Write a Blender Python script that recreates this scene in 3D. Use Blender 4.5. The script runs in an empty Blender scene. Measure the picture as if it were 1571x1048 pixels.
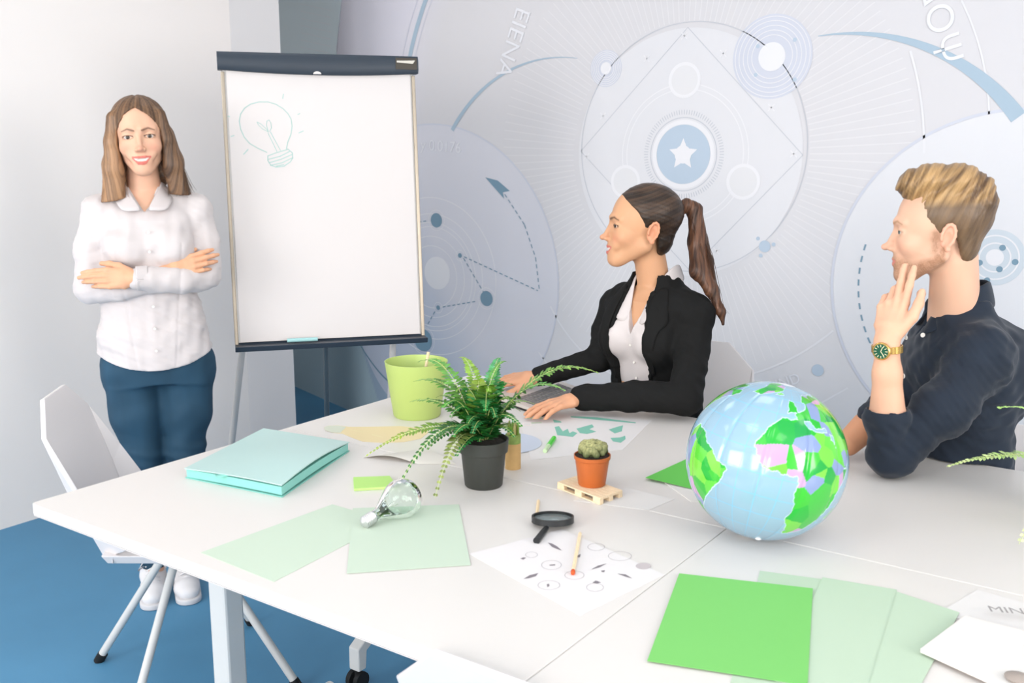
import bpy, math, random
import numpy as np
from mathutils import Vector, Matrix
R = math.radians
scene = bpy.context.scene
col = scene.collection

# ------------------------------------------------------------------ camera
FOC = 1517.0; CAMH = 1.475; YAW = R(35.1); PIT = math.atan(288 / FOC)
cf = np.array([-math.sin(YAW), math.cos(YAW), 0.0]); cr = np.array([math.cos(YAW), math.sin(YAW), 0.0]); cu = np.array([0, 0, 1.0])
c_fw = cf * math.cos(PIT) - cu * math.sin(PIT); c_up = cf * math.sin(PIT) + cu * math.cos(PIT)
CAM = np.array([0, 0, CAMH])
cd = bpy.data.cameras.new('camera'); co = bpy.data.objects.new('camera', cd); col.objects.link(co)
cd.sensor_width = 36; cd.lens = 36 * FOC / 1571; cd.clip_start = 0.05
co.matrix_world = Matrix(((cr[0], c_up[0], -c_fw[0], 0), (cr[1], c_up[1], -c_fw[1], 0), (cr[2], c_up[2], -c_fw[2], CAMH), (0, 0, 0, 1)))
cd.dof.use_dof = True; cd.dof.focus_distance = 2.6; cd.dof.aperture_fstop = 7.0
scene.camera = co

def ray(x, y): return c_fw + cr * (x - 785.5) / FOC - c_up * (y - 524) / FOC
def onz(x, y, z=0.745):                      # point of the height-z plane seen at a photo pixel
    d = ray(x, y); return CAM + d * ((z - CAMH) / d[2])
def onplane(x, y, p0, n):
    d = ray(x, y); return CAM + d * (((np.array(p0, float) - CAM) @ n) / (d @ n))
def att(x, y, t): return CAM + ray(x, y) * t

# ------------------------------------------------------------------ world, lights, exposure
w = bpy.data.worlds.new('world'); scene.world = w; w.use_nodes = True
w.node_tree.nodes['Background'].inputs[0].default_value = (0.98, 0.98, 1.0, 1); w.node_tree.nodes['Background'].inputs[1].default_value = 1.0
vs = scene.view_settings; vs.view_transform = 'Standard'; vs.look = 'None'; vs.gamma = 1.0; vs.exposure = 0.14; vs.use_curve_mapping = False

def area(name, loc, tgt, sx, sy, power, colr=(1, 1, 1)):
    l = bpy.data.lights.new(name, 'AREA'); l.shape = 'RECTANGLE'; l.size = sx; l.size_y = sy; l.energy = power; l.color = colr
    o = bpy.data.objects.new(name, l); col.objects.link(o); o.location = loc
    o.rotation_euler = (Vector(tgt) - Vector(loc)).to_track_quat('-Z', 'Y').to_euler(); return o
# daylight through the two windows of the front wall, and the lit ceiling panels
area('window_and_fill_light', (-2.35, -2.12, 1.75), (-2.0, 3.0, 0.9), 1.7, 1.5, 75, (1.0, 0.972, 0.945))
area('window_and_fill_light', (0.25, -2.12, 1.75), (-0.3, 3.0, 0.9), 1.7, 1.5, 75, (1.0, 0.972, 0.945))
area('window_and_fill_light', (2.9, 0.9, 1.7), (-3.8, 1.6, 1.1), 1.8, 1.5, 76, (1.0, 0.972, 0.945))  # unseen fill light, added on the right to brighten the left wall
PANELS = [(-2.6, 0.6), (-2.6, 2.4), (-1.0, 0.6), (-1.0, 2.4), (0.6, 0.6), (0.6, 2.4)]
for px_, py_ in PANELS:
    area('panel_light', (px_, py_, 2.755), (px_, py_, 0), 0.55, 0.55, 1.2, (1.0, 0.965, 0.93))

# ------------------------------------------------------------------ helpers
def text_mesh(cu_, name, m, parent):
    tmp = bpy.data.objects.new('t', cu_); me = bpy.data.meshes.new_from_object(tmp); bpy.data.objects.remove(tmp); me.materials.clear(); me.materials.append(m); o = bpy.data.objects.new(name, me); col.objects.link(o); o.parent = parent; return o
def lin(c):
    if isinstance(c, str): c = tuple(int(c[i:i + 2], 16) / 255 for i in (0, 2, 4))
    elif max(c) > 1.0: c = tuple(v / 255 for v in c)
    return tuple(v / 12.92 if v <= 0.04045 else ((v + 0.055) / 1.055) ** 2.4 for v in c)
def mat(name, colour, rough=0.5, metal=0.0, spec=0.5, bump=None, var=None, alpha=None, sss=0.0, attr=None, trans=0.0, ior=1.45, emit=0, sheen=0, coat=0.0, stretch=None):
    m = bpy.data.materials.new(name); m.use_nodes = True; nt = m.node_tree; b = nt.nodes['Principled BSDF']
    c = lin(colour); b.inputs['Base Color'].default_value = (*c, 1); b.inputs['Roughness'].default_value = rough
    b.inputs['Metallic'].default_value = metal; b.inputs['Specular IOR Level'].default_value = spec; b.inputs['IOR'].default_value = ior
    b.inputs['Coat Weight'].default_value = coat
    if sss: b.inputs['Subsurface Weight'].default_value = sss; b.inputs['Subsurface Radius'].default_value = (0.9, 0.35, 0.2); b.inputs['Subsurface Scale'].default_value = 0.012
    if trans: b.inputs['Transmission Weight'].default_value = trans
    if sheen: b.inputs['Sheen Weight'].default_value = sheen
    if emit: b.inputs['Emission Color'].default_value = (*c, 1); b.inputs['Emission Strength'].default_value = emit
    if alpha is not None: b.inputs['Alpha'].default_value = alpha
    tc = nt.nodes.new('ShaderNodeTexCoord'); src = None
    if attr:
        a = nt.nodes.new('ShaderNodeAttribute'); a.attribute_name = attr; src = a.outputs['Color']; nt.links.new(src, b.inputs['Base Color'])
    if var:                                   # (scale, amount): fine colour variation
        n = nt.nodes.new('ShaderNodeTexNoise'); n.inputs['Scale'].default_value = var[0]; n.inputs['Detail'].default_value = 4
        vec = tc.outputs['Object']
        if stretch:
            mp = nt.nodes.new('ShaderNodeMapping'); mp.inputs['Scale'].default_value = stretch; nt.links.new(vec, mp.inputs[0]); vec = mp.outputs[0]
        nt.links.new(vec, n.inputs['Vector'])
        mr = nt.nodes.new('ShaderNodeMapRange'); mr.inputs['From Min'].default_value = 0.3; mr.inputs['From Max'].default_value = 0.7
        mr.inputs['To Min'].default_value = 1 - var[1]; mr.inputs['To Max'].default_value = 1 + var[1]; nt.links.new(n.outputs['Fac'], mr.inputs['Value'])
        mx = nt.nodes.new('ShaderNodeVectorMath'); mx.operation = 'SCALE'
        if src: nt.links.new(src, mx.inputs[0])
        else: mx.inputs[0].default_value = c
        nt.links.new(mr.outputs[0], mx.inputs['Scale']); nt.links.new(mx.outputs[0], b.inputs['Base Color'])
    if bump:                                  # (scale, strength)
        n = nt.nodes.new('ShaderNodeTexNoise'); n.inputs['Scale'].default_value = bump[0]; n.inputs['Detail'].default_value = 5
        vec = tc.outputs['Object']
        if stretch:
            mp = nt.nodes.new('ShaderNodeMapping'); mp.inputs['Scale'].default_value = stretch; nt.links.new(vec, mp.inputs[0]); vec = mp.outputs[0]
        nt.links.new(vec, n.inputs['Vector'])
        bp = nt.nodes.new('ShaderNodeBump'); bp.inputs['Strength'].default_value = bump[1]; bp.inputs['Distance'].default_value = bump[2] if len(bump) > 2 else 0.001
        nt.links.new(n.outputs['Fac'], bp.inputs['Height']); nt.links.new(bp.outputs[0], b.inputs['Normal'])
    return m

def tag(o, label=None, cat=None, group=None, kind=None):
    if label: o['label'] = label
    if cat: o['category'] = cat
    if group: o['group'] = group
    if kind: o['kind'] = kind
    return o
def empty(name, loc=(0, 0, 0), rz=0.0):
    o = bpy.data.objects.new(name, None); col.objects.link(o); o.location = loc; o.rotation_euler = (0, 0, rz); o.empty_display_size = 0.05; return o
def unit(v):
    v = np.array(v, float); n = np.linalg.norm(v); return v / n if n > 1e-12 else v
class MB:
    def __init__(s): s.v = []; s.f = []; s.m = []; s.c = 0
    def add(s, vs, fs, mi=0):
        s.v.extend([tuple(map(float, p)) for p in vs]); s.f.extend([tuple(i + s.c for i in f) for f in fs]); s.m.extend([mi] * len(fs)); s.c += len(vs); return s
    def box(s, c, d, rz=0.0, M=None, mi=0):
        x, y, z = d[0] / 2, d[1] / 2, d[2] / 2; ca, sa = math.cos(rz), math.sin(rz); vs = []
        for dx, dy, dz in ((-x, -y, -z), (x, -y, -z), (x, y, -z), (-x, y, -z), (-x, -y, z), (x, -y, z), (x, y, z), (-x, y, z)):
            p = np.array((dx * ca - dy * sa, dx * sa + dy * ca, dz))
            if M is not None: p = M @ p
            vs.append(p + np.array(c))
        return s.add(vs, [(0, 3, 2, 1), (4, 5, 6, 7), (0, 1, 5, 4), (1, 2, 6, 5), (2, 3, 7, 6), (3, 0, 4, 7)], mi)
    def prism(s, pts, off, mi=0):             # polygon (3D points) extruded by off
        n = len(pts); a = [np.array(p, float) for p in pts]; b = [p + np.array(off, float) for p in a]
        return s.add(a + b, [tuple(range(n))[::-1], tuple(range(n, 2 * n))] + [(i, (i + 1) % n, n + (i + 1) % n, n + i) for i in range(n)], mi)
    def tube(s, pts, r, n=12, cap=True, flat=1.0, up=None, mi=0):
        pts = [np.array(p, float) for p in pts]; k = len(pts); rs = [r] * k if np.isscalar(r) else list(r); vs = []
        t0 = unit(pts[1] - pts[0]); u = np.array(up, float) if up is not None else (np.array((0, 0, 1.0)) if abs(t0[2]) < 0.9 else np.array((1.0, 0, 0)))
        for i, p in enumerate(pts):
            t = unit((pts[min(i + 1, k - 1)] - pts[i]) + (pts[i] - pts[max(i - 1, 0)])); sd = unit(np.cross(t, u)); w2 = np.cross(sd, t); u = w2
            for j in range(n):
                a = 2 * math.pi * j / n; vs.append(p + rs[i] * (math.cos(a) * sd + flat * math.sin(a) * w2))
        fs = [(i * n + j, i * n + (j + 1) % n, (i + 1) * n + (j + 1) % n, (i + 1) * n + j) for i in range(k - 1) for j in range(n)]
        if cap: fs += [tuple(range(n))[::-1], tuple(range((k - 1) * n, k * n))]
        return s.add(vs, fs, mi)
    def lathe(s, prof, n=32, c=(0, 0, 0), M=None, mi=0):
        vs = []; fs = []
        for r_, z in prof:
            for j in range(n):
                a = 2 * math.pi * j / n; p = np.array((r_ * math.cos(a), r_ * math.sin(a), z)); p = M @ p if M is not None else p; vs.append(p + np.array(c))
        for i in range(len(prof) - 1):
            for j in range(n): fs.append((i * n + j, i * n + (j + 1) % n, (i + 1) * n + (j + 1) % n, (i + 1) * n + j))
        fs += [tuple(range(n))[::-1], tuple(range((len(prof) - 1) * n, len(prof) * n))]
        return s.add(vs, fs, mi)
    def build(s, name, m, parent=None, smooth=False, bevel=0.0, org=None):
        me = bpy.data.meshes.new(name); v = s.v
        if org is not None: v = [(p[0] - org[0], p[1] - org[1], p[2] - org[2]) for p in v]
        me.from_pydata(v, [], s.f)
        ms = m if isinstance(m, (list, tuple)) else [m]
        for q in ms: me.materials.append(q)
        if len(ms) > 1: me.polygons.foreach_set('material_index', s.m)
        if smooth:
            me.polygons.foreach_set('use_smooth', [True] * len(me.polygons))
            if smooth != 2: me.set_sharp_from_angle(angle=R(40))
        me.update(); o = bpy.data.objects.new(name, me); col.objects.link(o)
        if org is not None: o.location = org
        if parent: o.parent = parent
        if bevel:
            b = o.modifiers.new('bevel', 'BEVEL'); b.width = bevel; b.segments = 2; b.limit_method = 'ANGLE'; b.angle_limit = R(35)
        return o
def setcol(me, cols, name='Col'):
    a = me.color_attributes.new(name, 'FLOAT_COLOR', 'POINT'); d = np.ones((len(me.vertices), 4), np.float32); d[:, :3] = cols; a.data.foreach_set('color', d.ravel())
def hexlin(a): return np.array(lin(a))

M_white = mat('white_laminate', (217, 212, 208), 0.38, bump=(90, 0.03))
M_plastic = mat('white_plastic', (222, 220, 219), 0.42, bump=(60, 0.02))
M_powder = mat('white_powder_coat', (206, 206, 204), 0.45, bump=(400, 0.05))
M_black = mat('black_plastic', (30, 32, 34), 0.4, bump=(200, 0.05))
M_rubber = mat('black_rubber', (18, 20, 22), 0.7, bump=(200, 0.05))

# ------------------------------------------------------------------ room
XL, YB, XR, YF, ZC = -3.82, 3.867, 3.0, -2.2, 2.8
M_floor = mat('blue_floor', (79, 137, 174), 0.6, var=(1.6, 0.08), bump=(350, 0.12, 0.001))
M_wall = mat('white_wall_paint', (246, 239, 234), 0.85, bump=(120, 0.05))
M_ceil = mat('white_ceiling', (236, 236, 236), 0.9, bump=(100, 0.05))
MB().box((-0.9, 1.6, -0.05), (8.8, 8.4, 0.1)).build('floor', M_floor)['kind'] = 'structure'
MB().box((-0.9, 1.6, ZC + 0.05), (8.8, 8.4, 0.1)).build('ceiling', M_ceil)['kind'] = 'structure'
MB().box((XL - 0.05, (YF + 3.16) / 2, ZC / 2), (0.1, 3.16 - YF, ZC)).build('wall_left', M_wall)['kind'] = 'structure'
# the narrow wall face beyond the end of the left wall, and the return behind it
pa = np.array((XL, 3.16, 0)); pb = np.array((-3.735, 3.385, 0))
MB().prism([pa, pb, (-4.5, 3.6, 0), (-4.6, 3.16, 0)][::-1], (0, 0, ZC)).build('wall_column', mat('shaded_wall_paint', (214, 211, 211), 0.85, bump=(120, 0.05)))['kind'] = 'structure'  # white wall toned down: the shade of this face is put into its colour
MB().box((XR + 0.05, -1.2, ZC / 2), (0.1, 2.2, ZC)).box((XR + 0.05, 3.3, ZC / 2), (0.1, 2.8, ZC)).box((XR + 0.05, 0.9, 0.45), (0.1, 2.0, 0.9)).box((XR + 0.05, 0.9, 2.65), (0.1, 2.0, 0.3)).build('wall_right', M_wall)['kind'] = 'structure'
MB().box((-4.95, 3.9, ZC / 2), (0.1, 1.4, ZC)).build('wall_end', M_wall)['kind'] = 'structure'
fw_ = MB()                                     # front wall (behind the camera) with two window openings
xs = [XL - .1, -3.25, -1.45, -0.65, 1.15, XR + .1]
for i in range(5):
    a, b = xs[i], xs[i + 1]
    if i in (1, 3): fw_.box(((a + b) / 2, YF - 0.05, 0.475), (b - a, 0.1, 0.95)); fw_.box(((a + b) / 2, YF - 0.05, 2.675), (b - a, 0.1, 0.25))
    else: fw_.box(((a + b) / 2, YF - 0.05, ZC / 2), (b - a, 0.1, ZC))
fw_.build('wall_front', M_wall)['kind'] = 'structure'
for k, (a, b) in enumerate(((-3.25, -1.45), (-0.65, 1.15))):
    q = MB()
    for xx in (a + .03, (a + b) / 2, b - .03): q.box((xx, YF - .05, 1.75), (0.06, 0.08, 1.6))
    for zz in (0.98, 2.52): q.box(((a + b) / 2, YF - .05, zz), (b - a, 0.08, 0.06))
    q.build('window_%d' % (k + 1), M_powder)['kind'] = 'structure'
M_glow = mat('panel_diffuser', (255, 252, 246), 0.6, emit=1.5)
for k_, (px_, py_) in enumerate(PANELS):
    t = empty('ceiling_light', (px_, py_, ZC)); tag(t, 'square white ceiling light panel, %s row, %s' % (('nearer', 'farther')[k_ % 2], ('over the flip chart side', 'in the middle', 'on the right')[k_ // 2]), 'light', 'ceiling light panels')
    MB().box((0, 0, -0.012), (0.62, 0.62, 0.022)).build('frame', M_powder, t)
    MB().box((0, 0, -0.027), (0.56, 0.56, 0.006)).build('diffuser', M_glow, t)

# ---- mural wall: straight for X > XK, then curving back to the left
XK = -3.30; RAMP = 0.36; KA = R(18.4)
def wallpt(s, z, off=0.0):                     # s = run along the wall (equal to X on the straight part)
    s = np.asarray(s, float); z = np.asarray(z, float)
    u = np.clip(XK - s, 0, None); a = np.clip(u / RAMP, 0, 1) * KA; uc = np.clip(u, 0, RAMP)
    rad = RAMP / KA; x = np.where(u > 0, XK - rad * np.sin(uc / rad), s); y = YB + rad * (1 - np.cos(uc / rad))
    e = np.clip(u - RAMP, 0, None); x = x - e * np.cos(KA); y = y + e * np.sin(KA)
    return np.stack([x - off * np.sin(a), y - off * np.cos(a), z + 0 * s], -1)
_ss = np.linspace(-4.95, 0.6, 1500); _wp = wallpt(_ss, 0 * _ss)
def mur(px, py):                               # photo pixel -> (s, z) on the mural wall
    d = ray(px, py); ang = np.cross(_wp[:, :2], d[:2]); i = int(np.argmin(np.abs(ang))); p = _wp[i]
    t = np.linalg.norm(p[:2]) / np.linalg.norm(d[:2]); return float(_ss[i]), float(CAMH + t * d[2])
MS, MZ = mur(1048, 237)
def mrad(px, py): a, b = mur(px, py); return math.hypot(a - MS, b - MZ)
def ppx(px, py, n): a = mur(px, py); b = mur(px, py + n); return a[1] - b[1]   # n photo pixels (vertical) as metres
R_light = mrad(663, 350); R_band = mrad(632, 60); R_teal = mrad(519, 50)
g_s = np.concatenate([np.linspace(-4.95, XK, 100), np.linspace(XK, 3.05, 200)[1:]]); g_z = np.linspace(0, ZC, 110)
SS, ZZ = np.meshgrid(g_s, g_z, indexing='ij'); V = wallpt(SS, ZZ).reshape(-1, 3); nz = len(g_z); ns = len(g_s)
ii, jj = np.meshgrid(np.arange(ns - 1), np.arange(nz - 1), indexing='ij'); a0 = (ii * nz + jj).ravel()
F = np.stack([a0, a0 + nz, a0 + nz + 1, a0 + 1], 1)[:, ::1]
me = bpy.data.meshes.new('wall_back'); me.from_pydata(V.tolist(), [], F.tolist()); wall_back = bpy.data.objects.new('wall_back', me); col.objects.link(wall_back)
me.polygons.foreach_set('use_smooth', [True] * len(me.polygons)); wall_back['kind'] = 'structure'
def mix3(a, b, t): return a + (b - a) * np.clip(t, 0, 1)[:, None]
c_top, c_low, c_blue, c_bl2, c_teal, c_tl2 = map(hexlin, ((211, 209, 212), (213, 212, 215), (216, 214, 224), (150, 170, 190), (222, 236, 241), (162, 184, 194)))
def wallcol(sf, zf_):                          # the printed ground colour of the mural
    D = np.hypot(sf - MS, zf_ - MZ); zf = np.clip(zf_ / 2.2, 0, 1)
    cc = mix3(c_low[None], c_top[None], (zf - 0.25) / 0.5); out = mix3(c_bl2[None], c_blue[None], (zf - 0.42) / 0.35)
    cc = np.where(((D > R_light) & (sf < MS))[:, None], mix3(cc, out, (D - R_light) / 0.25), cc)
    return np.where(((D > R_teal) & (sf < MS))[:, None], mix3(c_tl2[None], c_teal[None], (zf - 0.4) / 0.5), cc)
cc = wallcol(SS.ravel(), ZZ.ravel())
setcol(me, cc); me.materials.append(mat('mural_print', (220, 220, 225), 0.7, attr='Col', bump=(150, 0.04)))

M_ink = mat('mural_ink', (220, 220, 225), 0.7, attr='Col')
def print_obj(name, mb, colour, alpha=None):
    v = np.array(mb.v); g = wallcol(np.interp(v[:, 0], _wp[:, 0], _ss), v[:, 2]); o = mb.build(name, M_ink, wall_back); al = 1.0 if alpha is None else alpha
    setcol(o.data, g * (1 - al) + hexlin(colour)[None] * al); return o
def disc(mb, s, z, r, off, r0=0.0, a0=0, a1=360, n=72, taper=None):
    rings = 2 if r - r0 < 0.08 else 14; V = []; F = []
    n = max(12, int(n * abs(a1 - a0) / 360))
    for k in range(rings):
        for j in range(n + 1):
            a = R(a0 + (a1 - a0) * j / n); rr0, rr1 = r0, r
            if taper: w_ = taper(j / n); rr0 = r - (r - r0) * w_
            rr = rr0 + (rr1 - rr0) * k / (rings - 1); V.append(wallpt(s + rr * math.cos(a), z + rr * math.sin(a), off))
    for k in range(rings - 1):
        for j in range(n): q = k * (n + 1) + j; F.append((q, q + 1, q + n + 2, q + n + 1))
    mb.add(V, F)
def line(mb, p, q, w_, off, dash=None):
    p = np.array(p); q = np.array(q); L = np.linalg.norm(q - p); d = (q - p) / L; nn = np.array((-d[1], d[0])) * w_ / 2
    segs = [(i * dash, min(i * dash + dash * 0.6, L)) for i in range(int(L / dash) + 1)] if dash else [(L * i / 8, L * (i + 1) / 8) for i in range(8)]
    for a, b in segs:
        A = p + d * a; B = p + d * b; mb.add([wallpt(*(A - nn), off), wallpt(*(B - nn), off), wallpt(*(B + nn), off), wallpt(*(A + nn), off)], [(0, 1, 2, 3)])
L0, L1, L2, L3, L4, L5 = 0.0006, 0.0012, 0.0018, 0.0024, 0.0030, 0.0036
pale, grey, blue, dk, lav, band = MB(), MB(), MB(), MB(), MB(), MB()
rr = ppx(1048, 237, 1)
# rays
rays = MB()
for k in range(150):
    a = 360 * k / 150 + 0.3
    p = (MS + 200 * rr * math.cos(R(a)), MZ + 200 * rr * math.sin(R(a))); q = (MS + 345 * rr * math.cos(R(a)), MZ + 345 * rr * math.sin(R(a)))
    line(rays, p, q, 1.7 * rr, L0)
print_obj('mural_rays', rays, (234, 232, 234), 0.35)
# central figure
inner = MB(); disc(inner, MS, MZ, 190 * rr, L1); print_obj('mural_inner_disc', inner, (224, 224, 228), 0.5)
disc(grey, MS + 6 * rr, MZ + 8 * rr, 191 * rr, L2, 189.6 * rr, n=120)
disc(pale, MS, MZ, 53 * rr, L2, 46 * rr); disc(grey, MS, MZ, 57 * rr, L2, 55.5 * rr); disc(blue, MS, MZ, 45.5 * rr, L2, 0); disc(pale, MS, MZ, 14 * rr, L4, 0)
for k in range(5): 
    a = R(90 + 72 * k); tip = (MS + 25 * rr * math.cos(a), MZ + 25 * rr * math.sin(a)); b1 = (MS + 12 * rr * math.cos(a + .6), MZ + 12 * rr * math.sin(a + .6)); b2 = (MS + 12 * rr * math.cos(a - .6), MZ + 12 * rr * math.sin(a - .6))
    pale.add([wallpt(*b1, L3), wallpt(*b2, L3), wallpt(*tip, L3)], [(0, 1, 2)])
for k in range(96):
    a = R(360 * k / 96); line(grey, (MS + 61 * rr * math.cos(a), MZ + 61 * rr * math.sin(a)), (MS + 68 * rr * math.cos(a), MZ + 68 * rr * math.sin(a)), 1.3 * rr, L2)
for r_ in (100, 108): disc(pale, MS, MZ, r_ * rr, L2, (r_ - 1.6) * rr, n=96)
for px_, py_ in ((1050, 123), (960, 279), (1140, 279)):
    s_, z_ = mur(px_, py_); disc(pale, s_, z_, 27 * rr, L3, 22 * rr); d2 = MB(); disc(d2, s_, z_, 22 * rr, L3); print_obj('mural_planet', d2, (222, 221, 223), 0.8)
dm = [mur(1055, 42), mur(1232, 238), mur(1058, 415), mur(892, 232)]
for k in range(4): line(grey, dm[k], dm[(k + 1) % 4], 1.2 * rr, L2)
for px_, py_ in ((1050, 55), (925, 178), (1110, 82), (900, 240), (1218, 236), (993, 90), (1183, 165), (1100, 385)):
    s_, z_ = mur(px_, py_)
    for k in range(2):
        a = R(45 + 90 * k); line(pale, (s_ - 7 * rr * math.cos(a), z_ - 7 * rr * math.sin(a)), (s_ + 7 * rr * math.cos(a), z_ + 7 * rr * math.sin(a)), 1.6 * rr, L3)
for px_, py_, r_ in ((930, 105, 29), (1185, 87, 60)):
    s_, z_ = mur(px_, py_); disc(lav, s_, z_, r_ * rr, L2)
    for q in (0.95, 0.85, 0.74, 0.63, 0.52): disc(pale, s_, z_, r_ * q * rr, L3, r_ * q * rr - 1.1 * rr)
    disc(pale, s_, z_, r_ * 0.34 * rr, L4)
for px_, py_ in ((1163, 71), (1160, 115), (1220, 61), (1219, 122)):
    s_, z_ = mur(px_, py_); disc(blue, s_, z_, 3 * rr, L4, 0, n=16)
for px_, py_, r_ in ((1173, 378, 9), (1163, 366, 3), (1187, 375, 3), (1168, 392, 3), (1255, 568, 9)):
    s_, z_ = mur(px_, py_); disc(blue, s_, z_, r_ * rr, L3, 0, n=24)
# crescents
def arc3(mb, P1, P2, P3, wmax, off, tap):
    (x1, y1), (x2, y2), (x3, y3) = P1, P2, P3
    A = 2 * (x1 * (y2 - y3) + x2 * (y3 - y1) + x3 * (y1 - y2))
    ux = ((x1 * x1 + y1 * y1) * (y2 - y3) + (x2 * x2 + y2 * y2) * (y3 - y1) + (x3 * x3 + y3 * y3) * (y1 - y2)) / A
    uy = ((x1 * x1 + y1 * y1) * (x3 - x2) + (x2 * x2 + y2 * y2) * (x1 - x3) + (x3 * x3 + y3 * y3) * (x2 - x1)) / A
    r = math.hypot(x1 - ux, y1 - uy); a1 = math.atan2(y1 - uy, x1 - ux); a3 = math.atan2(y3 - uy, x3 - ux); a2 = math.atan2(y2 - uy, x2 - ux)
    while a3 - a1 > math.pi: a3 -= 2 * math.pi
    while a3 - a1 < -math.pi: a3 += 2 * math.pi
    disc(mb, ux, uy, r + wmax / 2, off, r - wmax / 2, math.degrees(a1), math.degrees(a3), n=160, taper=tap)
arc3(band, mur(694, 200), mur(765, 120), mur(886, 93), 8 * rr, L3, lambda t: 1.0 - 0.9 * t)
arc3(band, mur(1256, 66), mur(1420, 78), mur(1562, 180), 20 * rr, L3, lambda t: 0.05 + 0.95 * t)
# left circle with dots
lc = mur(663, 425); lr = ppx(663, 425, 222)
ld = MB(); disc(ld, lc[0], lc[1], lr, L1); print_obj('mural_left_disc', ld, (214, 215, 228), 0.45)
disc(lav, lc[0], lc[1], lr, L2, lr - 3 * rr, n=140)
for q in (60, 78, 96, 104, 120, 150): disc(pale, lc[0], lc[1], q * rr, L2, (q - 1.6) * rr, n=90)
s_, z_ = mur(671, 419); disc(pale, s_, z_, 31 * rr, L3)
lrw = MB()
for px_, py_, r_ in ((670, 338, 13.5), (747, 458, 14), (706, 392, 4.5), (673, 472, 4.5), (650, 522, 22)):
    s_, z_ = mur(px_, py_); disc(dk, s_, z_, r_ * rr, L4, 0, n=40); disc(pale, s_, z_, (r_ + 6) * rr, L3, (r_ + 5) * rr)
for a, b in (((712, 396), (742, 448)), ((712, 394), (826, 446)), ((680, 471), (732, 462)), ((668, 478), (655, 500)), ((628, 342), (655, 339)), ((775, 298), (805, 345)), ((805, 345), (822, 395)), ((822, 395), (828, 444))):
    line(dk, mur(*a), mur(*b), 1.9 * rr, L4, dash=12 * rr)
dk.add([wallpt(*mur(*p), L4) for p in ((745, 272), (764, 277), (783, 293), (772, 295), (774, 305))], [(0, 3, 2, 1), (0, 4, 3)])
# bottom-left arc and white sweeps
arc3(dk, mur(552, 527), mur(575, 562), mur(606, 592), 4 * rr, L3, lambda t: 1)
sw = MB()
arc3(sw, mur(845, 470), mur(880, 525), mur(940, 575), 3 * rr, L2, lambda t: 1)
arc3(sw, mur(1148, 575), mur(1210, 552), mur(1278, 507), 3 * rr, L2, lambda t: 1)
arc3(sw, mur(1396, 78), mur(1413, 150), mur(1418, 235), 3 * rr, L2, lambda t: 1)
arc3(sw, mur(1475, 0), mur(1503, 75), mur(1517, 180), 2.5 * rr, L2, lambda t: 1)
arc3(sw, mur(826, 540), mur(850, 570), mur(880, 600), 2.5 * rr, L2, lambda t: 1)
line(sw, mur(1260, 618), mur(1300, 595), 2.5 * rr, L2)
for y_ in range(12, 96, 11): line(sw, mur(462, y_ - 6), mur(508, y_ + 4), 1.2 * rr, L2)
print_obj('mural_sweeps', sw, (232, 232, 236), 0.55)
# left bands at the top
for r_, w_ in ((R_band, 9), (R_band - 17 * rr, 1.4), (R_band + 14 * rr, 1.4)):
    disc(band if w_ > 5 else lav, MS, MZ, r_, L2, r_ - w_ * rr, 130, 168, n=200)
disc(lav, MS, MZ, R_teal, L2, R_teal - 1.6 * rr, 120, 200, n=200)
# right circle, ring of dots and small planet
rc = mur(1548, 445); rq = ppx(1500, 445, 262)
disc(lav, rc[0], rc[1], rq, L2, rq - 4 * rr, n=140)
rd = MB(); disc(rd, rc[0], rc[1], rq - 4 * rr, L1); print_obj('mural_right_disc', rd, (226, 227, 231), 0.5)
for k in range(14):
    a = R(165 + 5 * k); line(dk, (rc[0] + 0.83 * rq * math.cos(a), rc[1] + 0.83 * rq * math.sin(a)), (rc[0] + 0.83 * rq * math.cos(a + R(2.6)), rc[1] + 0.83 * rq * math.sin(a + R(2.6))), 2.4 * rr, L3)
s_, z_ = mur(1526, 395); pd = MB(); disc(pd, s_, z_, 37 * rr, L3); print_obj('mural_planet', pd, (196, 207, 216), 0.8)
for q in (30, 20): disc(pale, s_, z_, q * rr, L4, (q - 2) * rr)
disc(pale, s_, z_, 11 * rr, L4)
for px_, py_ in ((1503, 403), (1538, 380), (1534, 413), (1557, 402), (1514, 430)):
    s_, z_ = mur(px_, py_); disc(dk, s_, z_, 4 * rr, L5, 0, n=20)
print_obj('mural_pale_marks', pale, (232, 231, 234), 0.75); print_obj('mural_grey_lines', grey, (188, 191, 199), 0.8)
print_obj('mural_blue_marks', blue, (178, 194, 210), 0.95); print_obj('mural_dark_marks', dk, (112, 145, 165), 0.95)
print_obj('mural_lavender_lines', lav, (198, 203, 218), 0.7); print_obj('mural_blue_bands', band, (163, 184, 200), 0.95)
def wall_text(txt, px_, py_, size, rot, colour=(240, 240, 243)):
    cu_ = bpy.data.curves.new('lettering', 'FONT'); cu_.body = txt; cu_.size = size; cu_.extrude = 0.0003; cu_.align_x = 'CENTER'
    s_, z_ = mur(px_, py_); o = text_mesh(cu_, 'lettering', mat('pale_lettering_ink', (226, 226, 231), 0.7), wall_back)
    o.location = wallpt(s_, z_, L5); o.rotation_euler = (R(90), 0, 0); o.rotation_euler.rotate_axis('Z', rot)
wall_text('y 0.0176', 676, 232, 0.075, R(-4)); wall_text('EIENA', 778, 62, 0.12, R(-112)); wall_text('\u0394O\u03a8', 1424, 40, 0.13, R(-75)); wall_text('IND', 1212, 592, 0.06, R(25))
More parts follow.
